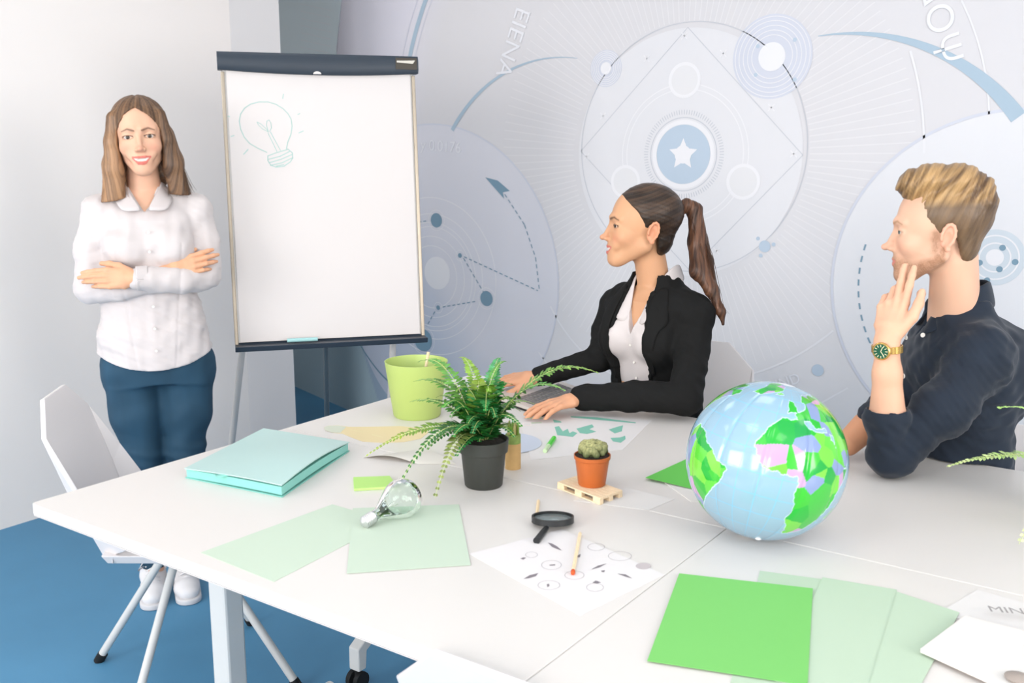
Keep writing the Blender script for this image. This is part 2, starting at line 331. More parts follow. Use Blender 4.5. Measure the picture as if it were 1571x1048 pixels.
# ------------------------------------------------------------------ tables
TZ = 0.745; TT = 0.026; X0, X1, X2 = -1.99, -0.72, 0.55; Y0, Y1, Y2 = 1.048, 1.765, 2.502
M_edge = mat('cream_table_edge', (208, 201, 197), 0.5, bump=(90, 0.03))
def rounded_rect(x0, x1, y0, y1, r, corners):
    pts = []
    for i, (cx, cy, a) in enumerate(((x0 + r, y0 + r, 180), (x1 - r, y0 + r, 270), (x1 - r, y1 - r, 0), (x0 + r, y1 - r, 90))):
        if i in corners:
            for k in range(7): pts.append((cx + r * math.cos(R(a + 15 * k)), cy + r * math.sin(R(a + 15 * k))))
        else: pts.append(((x0, y0), (x1, y0), (x1, y1), (x0, y1))[i])
    return pts
def make_table(x0, x1, y0, y1, corners, label, caster=False, legs=(0, 1)):
    t = empty('meeting_table', ((x0 + x1) / 2, (y0 + y1) / 2, 0)); tag(t, label, 'table', 'white meeting tables pushed together')
    cx, cy = (x0 + x1) / 2, (y0 + y1) / 2; g = 0.0007
    pts = [(a - cx, b - cy) for a, b in rounded_rect(x0 + g, x1 - g, y0 + g, y1 - g, 0.012, corners)]
    MB().prism([(a, b, TZ - TT + 0.002) for a, b in pts], (0, 0, TT - 0.002)).build('tabletop', M_white, t, bevel=0.0015)
    ins = [(a * 0.9995, b * 0.9995, TZ - TT) for a, b in pts]
    MB().prism(ins, (0, 0, 0.0018)).build('edge_band', M_edge, t)
    for k in legs:
        lx = (x0 + 0.17 if k == 0 else x1 - 0.17) - cx; ym = (y0 + y1) / 2 - cy
        MB().box((lx, ym, (0.06 + TZ - TT) / 2), (0.06, 0.055, TZ - TT - 0.06)).build('leg', M_powder, t, bevel=0.006)
        MB().box((lx, ym, TZ - TT - 0.012), (0.10, 0.5, 0.022)).build('bracket', M_powder, t, bevel=0.003)
        if not caster:
            q = MB(); q.tube([(lx, -0.33, 0.045), (lx, 0.33, 0.045)], 0.022, n=14); q.build('foot', M_powder, t, smooth=True)
            for sy in (-0.31, 0.31): MB().lathe([(0.018, 0), (0.02, 0.004), (0.02, 0.018), (0.012, 0.024)], 16, (lx, sy, 0)).build('glide', M_rubber, t, smooth=True)
        else:
            for sg in (-1, 1):
                q = MB(); yb = sg * 0.31; hw = 0.019
                prof = [(sg * 0.03, 0.30), (yb, 0.125), (yb, 0.058), (yb - sg * 0.03, 0.058), (yb - sg * 0.035, 0.11), (sg * 0.03, 0.245)]
                q.prism([(lx - hw, a, b) for a, b in prof], (2 * hw, 0, 0)); q.build('foot', M_powder, t, bevel=0.004)
                c_ = MB(); Mx = np.array(Matrix.Rotation(R(90), 3, 'Y'))
                for dx in (-0.014, 0.014): c_.lathe([(0.012, -0.008), (0.026, -0.007), (0.027, 0), (0.026, 0.007), (0.012, 0.008)], 20, (lx + dx, yb - sg * 0.012, 0.027), Mx)
                c_.tube([(lx, yb - sg * 0.012, 0.03), (lx, yb - sg * 0.012, 0.062)], 0.008)
                c_.build('caster', M_rubber, t, smooth=True)
    return t
make_table(X0, X1, Y0, Y1, (0,), 'white meeting table nearest the empty chair, teal folder and loose pale green sheets on it')
make_table(X1, X2, Y0, Y1, (1,), 'white meeting table at the lower right carrying the bright green sheet and fanned pale ones')
make_table(X0, X1, Y1, Y2, (3,), 'white meeting table where the woman in the black blazer rests her arms', caster=True)
make_table(X1, X2, Y1, Y2, (2,), 'white meeting table where the bearded man rests his elbow', caster=True, legs=(1,))

# ------------------------------------------------------------------ chairs
M_shell = mat('white_shell_plastic', (218, 213, 213), 0.4, bump=(60, 0.02))
def chair_shell(t, dep=0.0, topz=0.83):
    # faceted shell: chair faces +x, origin on the floor below the seat centre
    f = [(-0.18, 0.19), (0.16, 0.235), (0.23, 0.15), (0.23, -0.15), (0.16, -0.235), (-0.18, -0.19)]
    q = MB(); low = [(a * 0.93, b * 0.93, 0.425) for a, b in f]; top = [(a, b, 0.452 - (0.012 if abs(b) < 0.18 else 0)) for a, b in f]
    n = 6; q.add(low + top, [tuple(range(n))[::-1], tuple(range(n, 2 * n))] + [(i, (i + 1) % n, n + (i + 1) % n, n + i) for i in range(n)])
    q.build('seat', M_shell, t, bevel=0.004)
    bx = lambda z: -0.175 - (z - 0.43) * 0.34
    half = [(0.135, 0.43), (0.172, 0.60), (0.178, topz - 0.08), (0.085, topz)]
    out = [(b, z) for b, z in half] + [(-b, z) for b, z in half[::-1]]
    q = MB(); fr = [(bx(z), b, z) for b, z in out]; q.prism(fr, (-0.013, 0, -0.004)); q.build('backrest', M_shell, t, bevel=0.003)
    for sg in (-1, 1):                         # folded side wings
        q = MB(); ps = [(bx(0.43), sg * 0.135, 0.43), (bx(0.60), sg * 0.172, 0.60), (bx(topz - .08), sg * 0.178, topz - .08), (bx(0.66) + 0.035, sg * 0.205, 0.64), (bx(0.5) + 0.09, sg * 0.20, 0.47)]
        q.prism(ps if sg > 0 else ps[::-1], (-0.010, sg * 0.004, -0.004)); q.build('side_wing', M_shell, t, bevel=0.002)
    MB().prism([(bx(0.43) - .005, 0.135, 0.428), (-0.15, 0.19, 0.43), (-0.15, -0.19, 0.43), (bx(0.43) - .005, -0.135, 0.428)], (0, 0, 0.018)).build('seat_joint', M_shell, t)
def make_chair(loc, rz, label, legrot=R(45), topz=0.83, spread=0.318):
    t = empty('shell_chair', (loc[0], loc[1], 0), rz); tag(t, label, 'chair', 'white faceted shell chairs')
    chair_shell(t, topz=topz)
    MB().lathe([(0.075, 0.405), (0.08, 0.41), (0.08, 0.42), (0.04, 0.426)], 24).build('hub', M_powder, t, smooth=True)
    for k in range(4):
        a = legrot + k * math.pi / 2; c_, s_ = math.cos(a), math.sin(a)
        q = MB().tube([(0.03 * c_, 0.03 * s_, 0.412), (0.06 * c_, 0.06 * s_, 0.385), (spread * c_, spread * s_, 0.012)], 0.0115, n=14)
        lg = q.build('leg', M_powder, t, smooth=True)
        MB().tube([((spread - 0.012) * c_, (spread - 0.012) * s_, 0.027), ((spread + 0.006) * c_, (spread + 0.006) * s_, 0.0)], 0.0145, n=14).build('foot_cap', M_rubber, lg, smooth=True)
    return t
ch = make_chair((-2.25, 1.62), R(42), 'empty white shell chair on splayed legs at the left table end, beside the standing woman', legrot=R(-21), topz=0.85)
make_chair((-1.37, 2.86), R(-84), 'white shell chair whose back shows behind the woman in the black blazer', topz=0.835)
make_chair((-0.34, 2.86), R(-95), 'white shell chair under the bearded man, hidden by the table', topz=0.70)
make_chair((-0.775, 1.32), R(90), 'white shell chair at the bottom edge, only its back corner seen against the table', topz=0.765)

# ------------------------------------------------------------------ flip chart
M_board = mat('whiteboard_sheet', (214, 208, 206), 0.55, bump=(40, 0.02)); M_navy = mat('dark_slate_plastic', (48, 57, 68), 0.42, bump=(150, 0.05))
M_tubeg = mat('grey_lacquered_tube', (214, 208, 203), 0.35, metal=0.0); M_dtube = mat('dark_grey_tube', (92, 104, 110), 0.4, metal=0.3); M_gold = mat('worn_metal_rail', (170, 158, 142), 0.35, metal=0.7)
pBL, pBR = att(363, 531, 3.45), att(650, 517, 3.63); pTL, pTR = att(336, 108, 3.38), att(625, 108, 3.545)
O = (pBL + pBR) / 2; ex = unit(np.array((*(pBR - pBL)[:2], 0))); Tm = (pTL + pTR) / 2; ez = Tm - O; ez = unit(ez - ex * (ez @ ex)); ey = np.cross(ez, ex)   # ey points away
W_ = 0.70; Hh = float((Tm - O) @ ez); rootc = np.array((O[0], O[1], 0.0)); O = O - rootc
fc = empty('flip_chart', tuple(rootc)); tag(fc, 'white flip chart with a dark clamp bar and a faint bulb drawing, in the corner', 'flip chart')
def B(u, v, w_=0.0): return O + ex * u + ez * v + ey * w_
def slab(name, u0, u1, v0, v1, w0, w1, m, bevel=0.003, parent=fc):
    return MB().prism([B(u0, v0, w0), B(u1, v0, w0), B(u1, v1, w0), B(u0, v1, w0)], ey * (w1 - w0)).build(name, m, parent, bevel=bevel)
hw = W_ / 2 - 0.02
slab('board', -hw, hw, 0, Hh, 0.008, 0.026, mat('board_back', (226, 224, 222), 0.5))
slab('paper_pad', -hw + 0.012, hw - 0.012, 0.012, Hh - 0.005, 0.0, 0.0075, M_board, 0.0008)
for sg in (-1, 1): slab('side_rail', sg * hw - 0.006, sg * hw + 0.006, 0.004, Hh - 0.01, 0.0, 0.03, M_gold, 0.002)
q = MB(); nseg = 16; prof = [(-0.012, 0.0), (-0.02, 0.012), (-0.022, 0.045), (-0.014, 0.06), (0.02, 0.064), (0.03, 0.05), (0.03, 0.004)]
cl = hw + 0.016; V = []; n = len(prof)
for i in range(nseg + 1):
    u = -cl + 2 * cl * i / nseg; bow = 0.012 * (1 - (u / cl) ** 2)
    for w_, v_ in prof: V.append(B(u, Hh - 0.006 + v_ - (bow if v_ < 0.03 else 0), w_))
F = [(i * n + j, (i + 1) * n + j, (i + 1) * n + (j + 1) % n, i * n + (j + 1) % n) for i in range(nseg) for j in range(n)] + [tuple(range(n)), tuple(range(nseg * n, nseg * n + n))[::-1]]
clamp = q.add(V, F).build('clamp_bar', M_navy, fc, smooth=True)
slab('sticker', cl - 0.082, cl - 0.006, Hh + 0.006, Hh + 0.046, -0.0232, -0.0222, mat('brown_sticker', (66, 60, 52), 0.4), 0, clamp)
q = MB(); q.prism([B(cl - 0.078, Hh + 0.030, -0.0236), B(cl - 0.02, Hh + 0.026, -0.0236), B(cl - 0.012, Hh + 0.038, -0.0236), B(cl - 0.078, Hh + 0.036, -0.0236)], ey * 0.0003); q.build('sticker_stripe', mat('silver_print', (205, 200, 190), 0.4), clamp)
MB().prism([B(-0.012 + 0.01 * math.cos(a) * 1.4, Hh - 0.016 + 0.009 * math.sin(a), -0.02) for a in [math.pi * k / 8 for k in range(9)]], ey * 0.01).build('centre_notch', M_board, clamp)
tray = MB().prism([B(-cl + 0.01, 0.0, -0.06), B(-cl + 0.01, 0.004, 0.0), B(-cl + 0.01, 0.012, 0.008), B(-cl + 0.01, -0.016, 0.02), B(-cl + 0.01, -0.018, -0.05)], ex * (2 * cl - 0.02)).build('pen_tray', M_navy, fc, bevel=0.002)
q = MB(); q.tube([B(-0.16, 0.0135, -0.035), B(-0.055, 0.0135, -0.035)], 0.0070); pen = q.build('board_marker', mat('pale_teal_marker', (160, 205, 205), 0.4), None, smooth=True, org=tuple(rootc))
pen.data.transform(Matrix.Translation(rootc)); pen.location = rootc; tag(pen, 'pale teal marker pen lying on the flip chart tray', 'marker')
def leg(name, a, b, r, m):
    o = MB().tube([a, b], r, n=14).build(name, m, fc, smooth=True); MB().tube([b + np.array((0, 0, 0.012)), np.array((b[0], b[1], 0.0))], r * 1.25).build('foot_cap', M_rubber, o, smooth=True)
down = -unit(ez)
def floor_leg(u, v, px, py):
    a = B(u, v, 0.02) + rootc; return a
aL = B(-0.255, 0.35, 0.035); fL = onz(343, 800, 0.0) - rootc
aR = B(0.255, 0.35, 0.035); fR = fL + ex * 0.66 + ey * -0.03
for a, f_ in ((aL, fL), (aR, fR)):
    leg('leg', a, np.array((f_[0], f_[1], 0.012)), 0.0125, M_tubeg)
leg('leg', B(0.0, 0.75, 0.045), np.array((*(B(0.02, 0, 0.62)[:2]), 0.012)), 0.0105, M_dtube)
slab('stay_plate', -0.10, 0.10, 0.62, 0.82, 0.026, 0.04, M_dtube)
# drawn light bulb, marker strokes on the sheet
def Bp(px, py): p = onplane(px, py, O + rootc, ey) - rootc; d = p - O; return float(d @ ex), float(d @ ez)
M_tink = mat('pale_teal_ink', (172, 200, 194), 0.7)
def stroke(pts, wd=0.0032):
    dr = MB()
    uv = [np.array(Bp(*p)) for p in pts]
    for a, b in zip(uv[:-1], uv[1:]):
        d = unit(b - a); nn = np.array((-d[1], d[0])) * wd / 2; a2 = a - d * wd * 0.3; b2 = b + d * wd * 0.3
        dr.add([B(*(a2 - nn), -0.0006), B(*(b2 - nn), -0.0006), B(*(b2 + nn), -0.0006), B(*(a2 + nn), -0.0006)], [(0, 1, 2, 3)])
    dr.build('drawn_line', M_tink, fc)
def zz(l): return [(350 + a / 6.547, 120 + b / 6.547) for a, b in l]
stroke(zz([(390, 745), (300, 705), (215, 655), (160, 590), (125, 510), (112, 430), (125, 360), (165, 300), (225, 260), (310, 238), (400, 238), (480, 262), (550, 305), (600, 355), (632, 410), (643, 480), (632, 560), (600, 640), (585, 710)]))
stroke(zz([(405, 540), (345, 510), (305, 470), (290, 440), (330, 460), (385, 510), (405, 540)]), .0022); stroke(zz([(405, 540), (385, 470), (390, 430), (410, 420), (430, 450), (435, 500), (415, 535)]), .0022)
stroke(zz([(400, 550), (490, 735)]), .0025); stroke(zz([(425, 540), (525, 725)]), .0025)
stroke(zz([(400, 780), (480, 750), (600, 715)])); stroke(zz([(405, 815), (520, 785), (620, 735)])); stroke(zz([(410, 850), (530, 815), (645, 765)])); stroke(zz([(425, 875), (540, 850), (645, 800)]))
stroke(zz([(400, 780), (398, 825), (430, 875), (480, 893), (560, 885), (625, 840), (650, 800), (645, 750), (600, 712)])); stroke(zz([(480, 885), (560, 868)]))
for a in ([(555, 160), (548, 205)], [(0, 380), (15, 388)], [(30, 585), (60, 575)], [(200, 715), (155, 765)], [(700, 365), (722, 355)], [(710, 550), (755, 530)]): stroke(zz(a))

# ------------------------------------------------------------------ things on the tables
def sheet(pts, colour, label, name='paper_sheet', cat='paper', z=TZ, th=0.0006, group=None, lift=None, rough=0.75, sub=None):
    P_ = [onz(x, y, z + 0.0004) for x, y in pts]; o_ = sum(P_) / len(P_); o_[2] = z
    q = MB()
    if len(P_) == 4 and lift:                  # gently curled: a grid with a height function lift(u, v)
        n = 14; V = []; a, b, c, d = P_
        for i in range(n + 1):
            for j in range(n + 1):
                u, v = i / n, j / n; p = (a * (1 - u) + b * u) * (1 - v) + (d * (1 - u) + c * u) * v; p = p - o_; p[2] = 0.0003 + max(0, lift(u, v)); V.append(p)
        m_ = len(V); V2 = [p + np.array((0, 0, th)) for p in V]; F = []
        for i in range(n):
            for j in range(n):
                k = i * (n + 1) + j; F += [(k, k + n + 1, k + n + 2, k + 1), (m_ + k, m_ + k + 1, m_ + k + n + 2, m_ + k + n + 1)]
        bd = [i * (n + 1) for i in range(n)] + [n * (n + 1) + j for j in range(n)] + [i * (n + 1) + n for i in range(n, 0, -1)] + [j for j in range(n, 0, -1)]
        for i in range(len(bd)): k, l = bd[i], bd[(i + 1) % len(bd)]; F.append((k, l, m_ + l, m_ + k))
        q.add(V + V2, F)
    else:
        q.prism([np.array((p[0] - o_[0], p[1] - o_[1], 0.0002)) for p in P_][::-1], (0, 0, th))
    o = q.build(name, mat(name + '_paper', colour, rough, bump=(60, 0.03)), None, smooth=bool(lift)); o.location = o_
    return tag(o, label, cat, group)
# pale green sheets on the left, bright and pale ones on the right
G1 = 'pale green craft sheets'
sheet([(308, 848), (510, 774), (600, 800), (420, 893)], (192, 207, 189), 'pale green sheet lying askew, leftmost on the table, partly under its twin', group=G1)
sheet([(541, 780), (704, 774), (722, 867), (532, 880)], (192, 207, 189), 'pale green sheet with the clear light bulb lying on its corner', group=G1, z=TZ + 0.0009)
sheet([(1166, 876), (1262, 889), (1252, 1060), (1120, 1050)], (182, 201, 178), 'pale green sheet sticking out from under the bright green one', group=G1)
sheet([(1262, 886), (1376, 905), (1360, 1078), (1190, 1045)], (182, 201, 178), 'pale green sheet in the middle of the right-hand fan', group=G1, z=TZ + 0.0009)
sheet([(1376, 908), (1472, 940), (1400, 1075), (1330, 1062)], (182, 201, 178), 'pale green sheet at the right end of the fan, tucked under the notepad', group=G1, z=TZ + 0.0018)
sheet([(1042, 880), (1247, 903), (1239, 1052), (993, 1014)], (118, 192, 101), 'bright green sheet lying over the fanned pale green ones', z=TZ + 0.0028)
sheet([(990, 737), (1052, 705), (1190, 745), (1100, 760)], (96, 188, 78), 'bright green sheet with lifted corner partly under the globe', z=TZ, lift=lambda u, v: 0.006 * (1 - u) * (1 - v) + 0.004 * v * (1 - v))
sheet([(1020, 741), (1070, 752), (1120, 765), (1060, 770)], (216, 212, 208), 'white paper slip poking out under the bright green sheet by the globe', z=TZ, th=0.0015)
wp = sheet([(880, 768), (995, 783), (1035, 766), (960, 748)], (219, 215, 212), 'blank white sheet whose corner shows beside the small wooden pallet')
# printed map sheet
def decal(parent, polys, colour, z, name='print', org=None, alpha=None):
    q = MB(); o_ = np.array(parent.location)
    for pl in polys: q.add([onz(x, y, z) - o_ for x, y in pl][::-1], [tuple(range(len(pl)))])
    o = q.build(name, mat(name + '_ink', colour, 0.8, alpha=alpha), parent); return o
def zm(l, ox, oy, s): return [(ox + a / s, oy + b / s) for a, b in l]
z7 = lambda l: zm(l, 740, 480, 3.7405)
mp = sheet([(795, 640), (860, 634), (1000, 645), (955, 690), (815, 706)], (221, 217, 216), 'white printed sheet with a teal world map, in front of the woman in the blazer', name='map_sheet')
mz = TZ + 0.0011
decal(mp, [z7([(415, 655), (440, 650), (462, 680), (490, 665), (500, 690), (520, 680), (545, 690), (520, 712), (430, 702)]), z7([(540, 665), (575, 655), (630, 640), (640, 655), (615, 668), (655, 682), (600, 695), (560, 690)]), z7([(405, 612), (450, 622), (455, 630), (412, 630)]),
           z7([(725, 670), (770, 655), (808, 645), (800, 680), (760, 692)]), z7([(735, 718), (790, 715), (820, 705), (822, 725), (795, 745), (750, 738)]), z7([(505, 592), (660, 600), (880, 628), (880, 634), (640, 612), (510, 600)])], (126, 186, 168), mz, 'map_print')
decal(mp, [z7([(255, 600), (345, 600), (345, 608), (255, 608)]), z7([(280, 630), (340, 628), (340, 633), (280, 635)])], (190, 210, 180), mz, 'caption_print')
decal(mp, [z7([(232, 630), (280, 630), (282, 648), (232, 648)])], (238, 226, 222), mz, 'box_print'); decal(mp, [z7([(237, 633), (276, 633), (277, 645), (237, 645)])], (221, 217, 216), mz + 0.0002, 'box_print')
c0 = [(806, 680)]
cs = sheet([(778 + 53 * math.cos(a), 680 + 16 * math.sin(a)) for a in [2 * math.pi * k / 40 for k in range(40)]], (196, 203, 218), 'pale blue paper disc lying behind the cardboard tube', name='paper_disc', z=TZ + 0.0012)
# printed yellow light bulb cut-out (glass bulb shape lying flat)
z2 = lambda l: zm(l, 480, 640, 7.855)
yb = sheet(z2([(135, 125), (180, 105), (300, 100), (430, 118), (620, 118), (850, 115), (1050, 110), (1260, 130), (1400, 180), (1300, 260), (1100, 300), (850, 310), (600, 295), (450, 240), (360, 200), (230, 185), (150, 160)]), (224, 206, 164), 'yellow light bulb paper cut-out with a grey screw base, beside the lime pot', name='bulb_cutout')
decal(yb, [z2([(135, 125), (180, 105), (300, 100), (400, 118), (330, 190), (230, 185), (150, 160)])], (204, 208, 192), TZ + 0.0011, 'screw_print')
decal(yb, [z2([(700, 200), (830, 235), (850, 250), (720, 220)]), z2([(450, 150), (620, 180), (620, 186), (450, 158)])], (226, 212, 170), TZ + 0.0011, 'filament_print')
sheet([(557, 702), (640, 690), (700, 712), (640, 712)], (214, 210, 202), 'folded white paper with a raised edge lying under the fern fronds', name='folded_paper', lift=lambda u, v: 0.012 * math.sin(math.pi * v) * (1 - 0.3 * u))
# icon sheet
ic = sheet([(720, 850), (862, 812), (1020, 882), (890, 945)], (222, 217, 217), 'white sheet printed with small grey round icons, under the match', name='icon_sheet')
z3 = lambda l: zm(l, 740, 800, 5.2367)
iz = TZ + 0.0011; gq = MB(); o_ = np.array(ic.location)
M_ring = mat('pale_grey_ink', (176, 170, 174), 0.8)
def iring(cx, cy, rx, ry, wd=0.9, n=28):
    gq = MB()
    k = 5.2367; a0 = MB(); P_ = []
    for j in range(n):
        a = 2 * math.pi * j / n; P_.append((cx + rx * math.cos(a), cy + ry * math.sin(a), cx + (rx - wd * 5) * math.cos(a), cy + (ry - wd * 5 * ry / rx) * math.sin(a)))
    vs_ = [onz(740 + p[0] / k, 800 + p[1] / k, iz) - o_ for p in P_] + [onz(740 + p[2] / k, 800 + p[3] / k, iz) - o_ for p in P_]
    gq.add(vs_, [(j, n + j, n + (j + 1) % n, (j + 1) % n) for j in range(n)]).build('icon_ring', M_ring, ic)
for a in ((555, 350, 82, 38), (740, 432, 80, 35), (535, 512, 90, 38), (915, 205, 70, 30), (1105, 278, 95, 38), (905, 530, 70, 34), (395, 268, 50, 24)): iring(*a)
for pl_ in ([z3([(525, 170), (560, 178), (600, 200), (640, 235), (600, 222), (560, 205)]), z3([(330, 462), (380, 432), (450, 415), (430, 440), (380, 455)]), z3([(1085, 420), (1150, 425), (1205, 458), (1160, 448)]), z3([(885, 492), (910, 475), (955, 490), (920, 500)]), z3([(305, 298), (330, 288), (352, 292), (330, 308)]), z3([(518, 505), (535, 500), (540, 520), (522, 528)]), z3([(870, 388), (930, 355), (1000, 338), (940, 370)]), z3([(760, 275), (790, 262), (785, 288), (762, 290)]), z3([(540, 348), (585, 345), (585, 354), (540, 356)]), z3([(955, 395), (985, 392), (980, 408), (958, 406)])]): decal(ic, [pl_], (128, 120, 126), iz, 'icon_print')
decal(ic, [z3([(1232 + 62 + 62 * math.cos(a), 358 + 26 * math.sin(a)) for a in [2 * math.pi * k / 20 for k in range(20)]])], (188, 178, 180), iz, 'icon_print')
# a lime notepad, teal document folder
def block(pts, z0, h, name, m, label=None, cat=None, parent=None, bevel=0.001):
    P_ = [onz(x, y, z0 + h) for x, y in pts]; o_ = sum(P_) / len(P_); o_[2] = z0
    if parent is not None: o_ = np.array(parent.location)
    o = MB().prism([np.array((p[0] - o_[0], p[1] - o_[1], z0 - o_[2] + 0.0003)) for p in P_][::-1], (0, 0, h)).build(name, m, parent, bevel=bevel)
    if parent is None: o.location = o_
    if label: tag(o, label, cat)
    return o
block([(542, 732), (598, 730), (610, 746), (543, 750)], TZ, 0.006, 'sticky_note_pad', mat('lime_paper', (176, 218, 122), 0.7), 'small lime green sticky note pad between the folder and the glass bulb', 'notepad')
M_teal = mat('translucent_teal_plastic', (176, 206, 202), 0.35, var=(3, 0.03)); M_tealE = mat('teal_folder_edge', (130, 198, 187), 0.35)
fp = [(283, 716), (404, 655), (536, 676), (432, 745)]
FPw = [onz(x, y, TZ + 0.028) for x, y in fp]; of = sum(FPw) / 4; of[2] = TZ
fold = empty('document_folder', tuple(of)); tag(fold, 'translucent teal expanding document folder near the far left table edge', 'folder')
def fgrid(z0, z1, curl, inset=0.0):
    n = 16; V = []; a, b, c, d = [p - of for p in FPw]; cc = (a + b + c + d) / 4
    a, b, c, d = [cc + (p - cc) * (1 - inset) for p in (a, b, c, d)]
    for zz_ in (z0, z1):
        for i in range(n + 1):
            for j in range(n + 1):
                u, v = i / n, j / n; p = (a * (1 - u) + b * u) * (1 - v) + (d * (1 - u) + c * u) * v
                p = np.array((p[0], p[1], zz_ + curl * (0.010 * math.sin(math.pi * u) * v + 0.006 * math.sin(2.2 * v) * (1 - u)))); V.append(p)
    m_ = (n + 1) ** 2; F = []
    for i in range(n):
        for j in range(n):
            k = i * (n + 1) + j; F += [(k, k + 1, k + n + 2, k + n + 1), (m_ + k, m_ + k + n + 1, m_ + k + n + 2, m_ + k + 1)]
    bd = [i * (n + 1) for i in range(n)] + [n * (n + 1) + j for j in range(n)] + [i * (n + 1) + n for i in range(n, 0, -1)] + [j for j in range(n, 0, -1)]
    for i in range(len(bd)): k, l = bd[i], bd[(i + 1) % len(bd)]; F.append((l, k, m_ + k, m_ + l))
    return MB().add(V, F)
fgrid(0.0006, 0.0022, 0).build('back_cover', M_tealE, fold); fgrid(0.0024, 0.021, 0.4, 0.02).build('pleated_pockets', M_tealE, fold, smooth=True); fgrid(0.022, 0.0245, 1.0).build('front_cover', M_teal, fold, smooth=True)
MB().box(tuple(onz(343, 733, TZ + .02) - of + np.array((0, 0, 0.006))), (0.035, 0.012, 0.003), rz=R(60)).build('clasp', M_tealE, fold)
# notepad at the lower right, lettered page behind it
sheet([(1440, 940), (1500, 905), (1640, 945), (1600, 990)], (218, 214, 212), 'white page with dark lettering lying behind the notepad at the right edge', name='lettered_page', z=TZ + 0.0002)
pad = empty('notepad', tuple(onz(1500, 1000, TZ))); tag(pad, 'white notepad with a tan backing edge at the lower right corner', 'notepad')
NP = [(1412, 995), (1480, 944), (1640, 985), (1560, 1062)]
block(NP, TZ + 0.0035, 0.0016, 'backing_board', mat('tan_board', (222, 196, 180), 0.7), parent=pad); block(NP, TZ + 0.0054, 0.007, 'pages', mat('notepad_paper', (221, 217, 213), 0.7), parent=pad)
def flat_text(txt, px_, py_, size, rot, z, parent, colour):
    c_ = bpy.data.curves.new('lettering', 'FONT'); c_.body = txt; c_.size = size; c_.extrude = 0.0001; p = onz(px_, py_, z)
    o = text_mesh(c_, 'lettering', mat('grey_lettering_ink', colour, 0.8), parent); o.location = p - np.array(parent.location); o.rotation_euler = (0, 0, rot); return o
flat_text('MIND', 1518, 938, 0.030, R(24), TZ + 0.0125, pad, (150, 145, 145))
q = MB(); p_ = onz(1562, 1042, TZ + 0.014) - np.array(pad.location); q.lathe([(0.0, 0), (0.016, 0), (0.018, 0.003), (0.012, 0.006), (0.0, 0.007)], 20, p_); q.build('button_clasp', mat('taupe_button', (160, 148, 140), 0.5), pad, smooth=True)

# lime pot with a wooden stick
M_lime = mat('lime_plastic', (176, 196, 112), 0.45, sss=0.0, bump=(80, 0.02)); pp = onz(640, 637); zt = 0.158
pot = empty('lime_pot', tuple(pp)); tag(pot, 'lime green plastic pot holding a thin wooden stick', 'pot')
MB().lathe([(0.0, 0.0), (0.063, 0.0), (0.067, 0.004), (0.088, zt - 0.004), (0.089, zt), (0.086, zt), (0.084, zt - 0.006), (0.064, 0.008), (0.0, 0.006)], 48).build('pot_body', M_lime, pot, smooth=True)
st = MB().tube([(-0.01, 0.02, 0.008), (0.020, 0.030, 0.18)], 0.0045, n=8).build('wooden_stick', mat('pale_wood', (232, 212, 176), 0.6, var=(200, 0.08)), None, smooth=True); st.location = pp; tag(st, 'thin pale wooden stick standing in the lime pot', 'stick')

# kraft tube of green pencils
cp = onz(787, 718); tb = empty('pencil_tube', tuple(cp)); tag(tb, 'small brown cardboard tube packed with green pencils behind the black pot', 'pencil holder')
MB().lathe([(0.0, 0), (0.0185, 0), (0.0185, 0.062), (0.0172, 0.062), (0.0172, 0.004), (0, 0.004)], 32).build('tube_body', mat('kraft_card', (206, 168, 112), 0.7, var=(60, 0.05)), tb, smooth=True)
MB().lathe([(0.0, 0.062), (0.0178, 0.062), (0.0182, 0.064), (0.0182, 0.082), (0.0175, 0.083), (0.0, 0.081)], 32).build('green_band', mat('olive_green_card', (136, 160, 84), 0.6, var=(90, 0.2)), tb, smooth=True)
random.seed(4)
for k in range(9):
    a = k * 2.4; r_ = 0.0042 * math.sqrt(k); h = 0.112 + 0.006 * random.random()
    MB().lathe([(0.0035, 0.06), (0.0035, h - 0.012), (0.0006, h)], 6, (r_ * math.cos(a), r_ * math.sin(a), 0)).build('pencil', mat('green_pencil', random.choice([(120, 150, 60), (90, 170, 70), (190, 180, 120), (60, 190, 110)]), 0.5), tb)
# green marker lying behind the cactus
a_, b_ = onz(836, 692, TZ + .006), onz(850, 672, TZ + .006); mk = empty('highlighter', tuple((a_ + b_) / 2)); tag(mk, 'bright green highlighter pen lying left of the cactus', 'marker'); oo = (a_ + b_) / 2
MB().tube([a_ - oo, (a_ * .6 + b_ * .4) - oo], 0.0055, n=12).build('barrel', mat('pale_green_plastic', (200, 226, 180), 0.3), mk, smooth=True); MB().tube([(a_ * .6 + b_ * .4) - oo, b_ - oo], 0.0062, n=12).build('cap', mat('vivid_green_plastic', (72, 205, 60), 0.3), mk, smooth=True)
# mini pallet with a cactus
z5 = lambda x, y: (740 + x / 6.042, 630 + y / 6.042)
PH = 0.016; pl4 = [onz(*z5(*p), TZ + PH) for p in ((695, 660), (1090, 812), (1312, 712), (905, 592))]
po = sum(pl4) / 4; po[2] = TZ; pal = empty('miniature_pallet', tuple(po)); tag(pal, 'miniature pale wooden pallet under the cactus pot', 'pallet')
ua, ub = pl4[1] - pl4[0], pl4[3] - pl4[0]; M_pal = mat('pale_pine', (236, 212, 178), 0.65, var=(70, 0.07), bump=(90, 0.1), stretch=(1, 4, 1))
def PP(u, v, z): p = pl4[0] + ua * u + ub * v - po; return np.array((p[0], p[1], z))
def pslab(name, u0, u1, v0, v1, z0, z1): MB().prism([PP(u0, v0, z0), PP(u1, v0, z0), PP(u1, v1, z0), PP(u0, v1, z0)], (0, 0, z1 - z0)).build(name, M_pal, pal, bevel=0.0004)
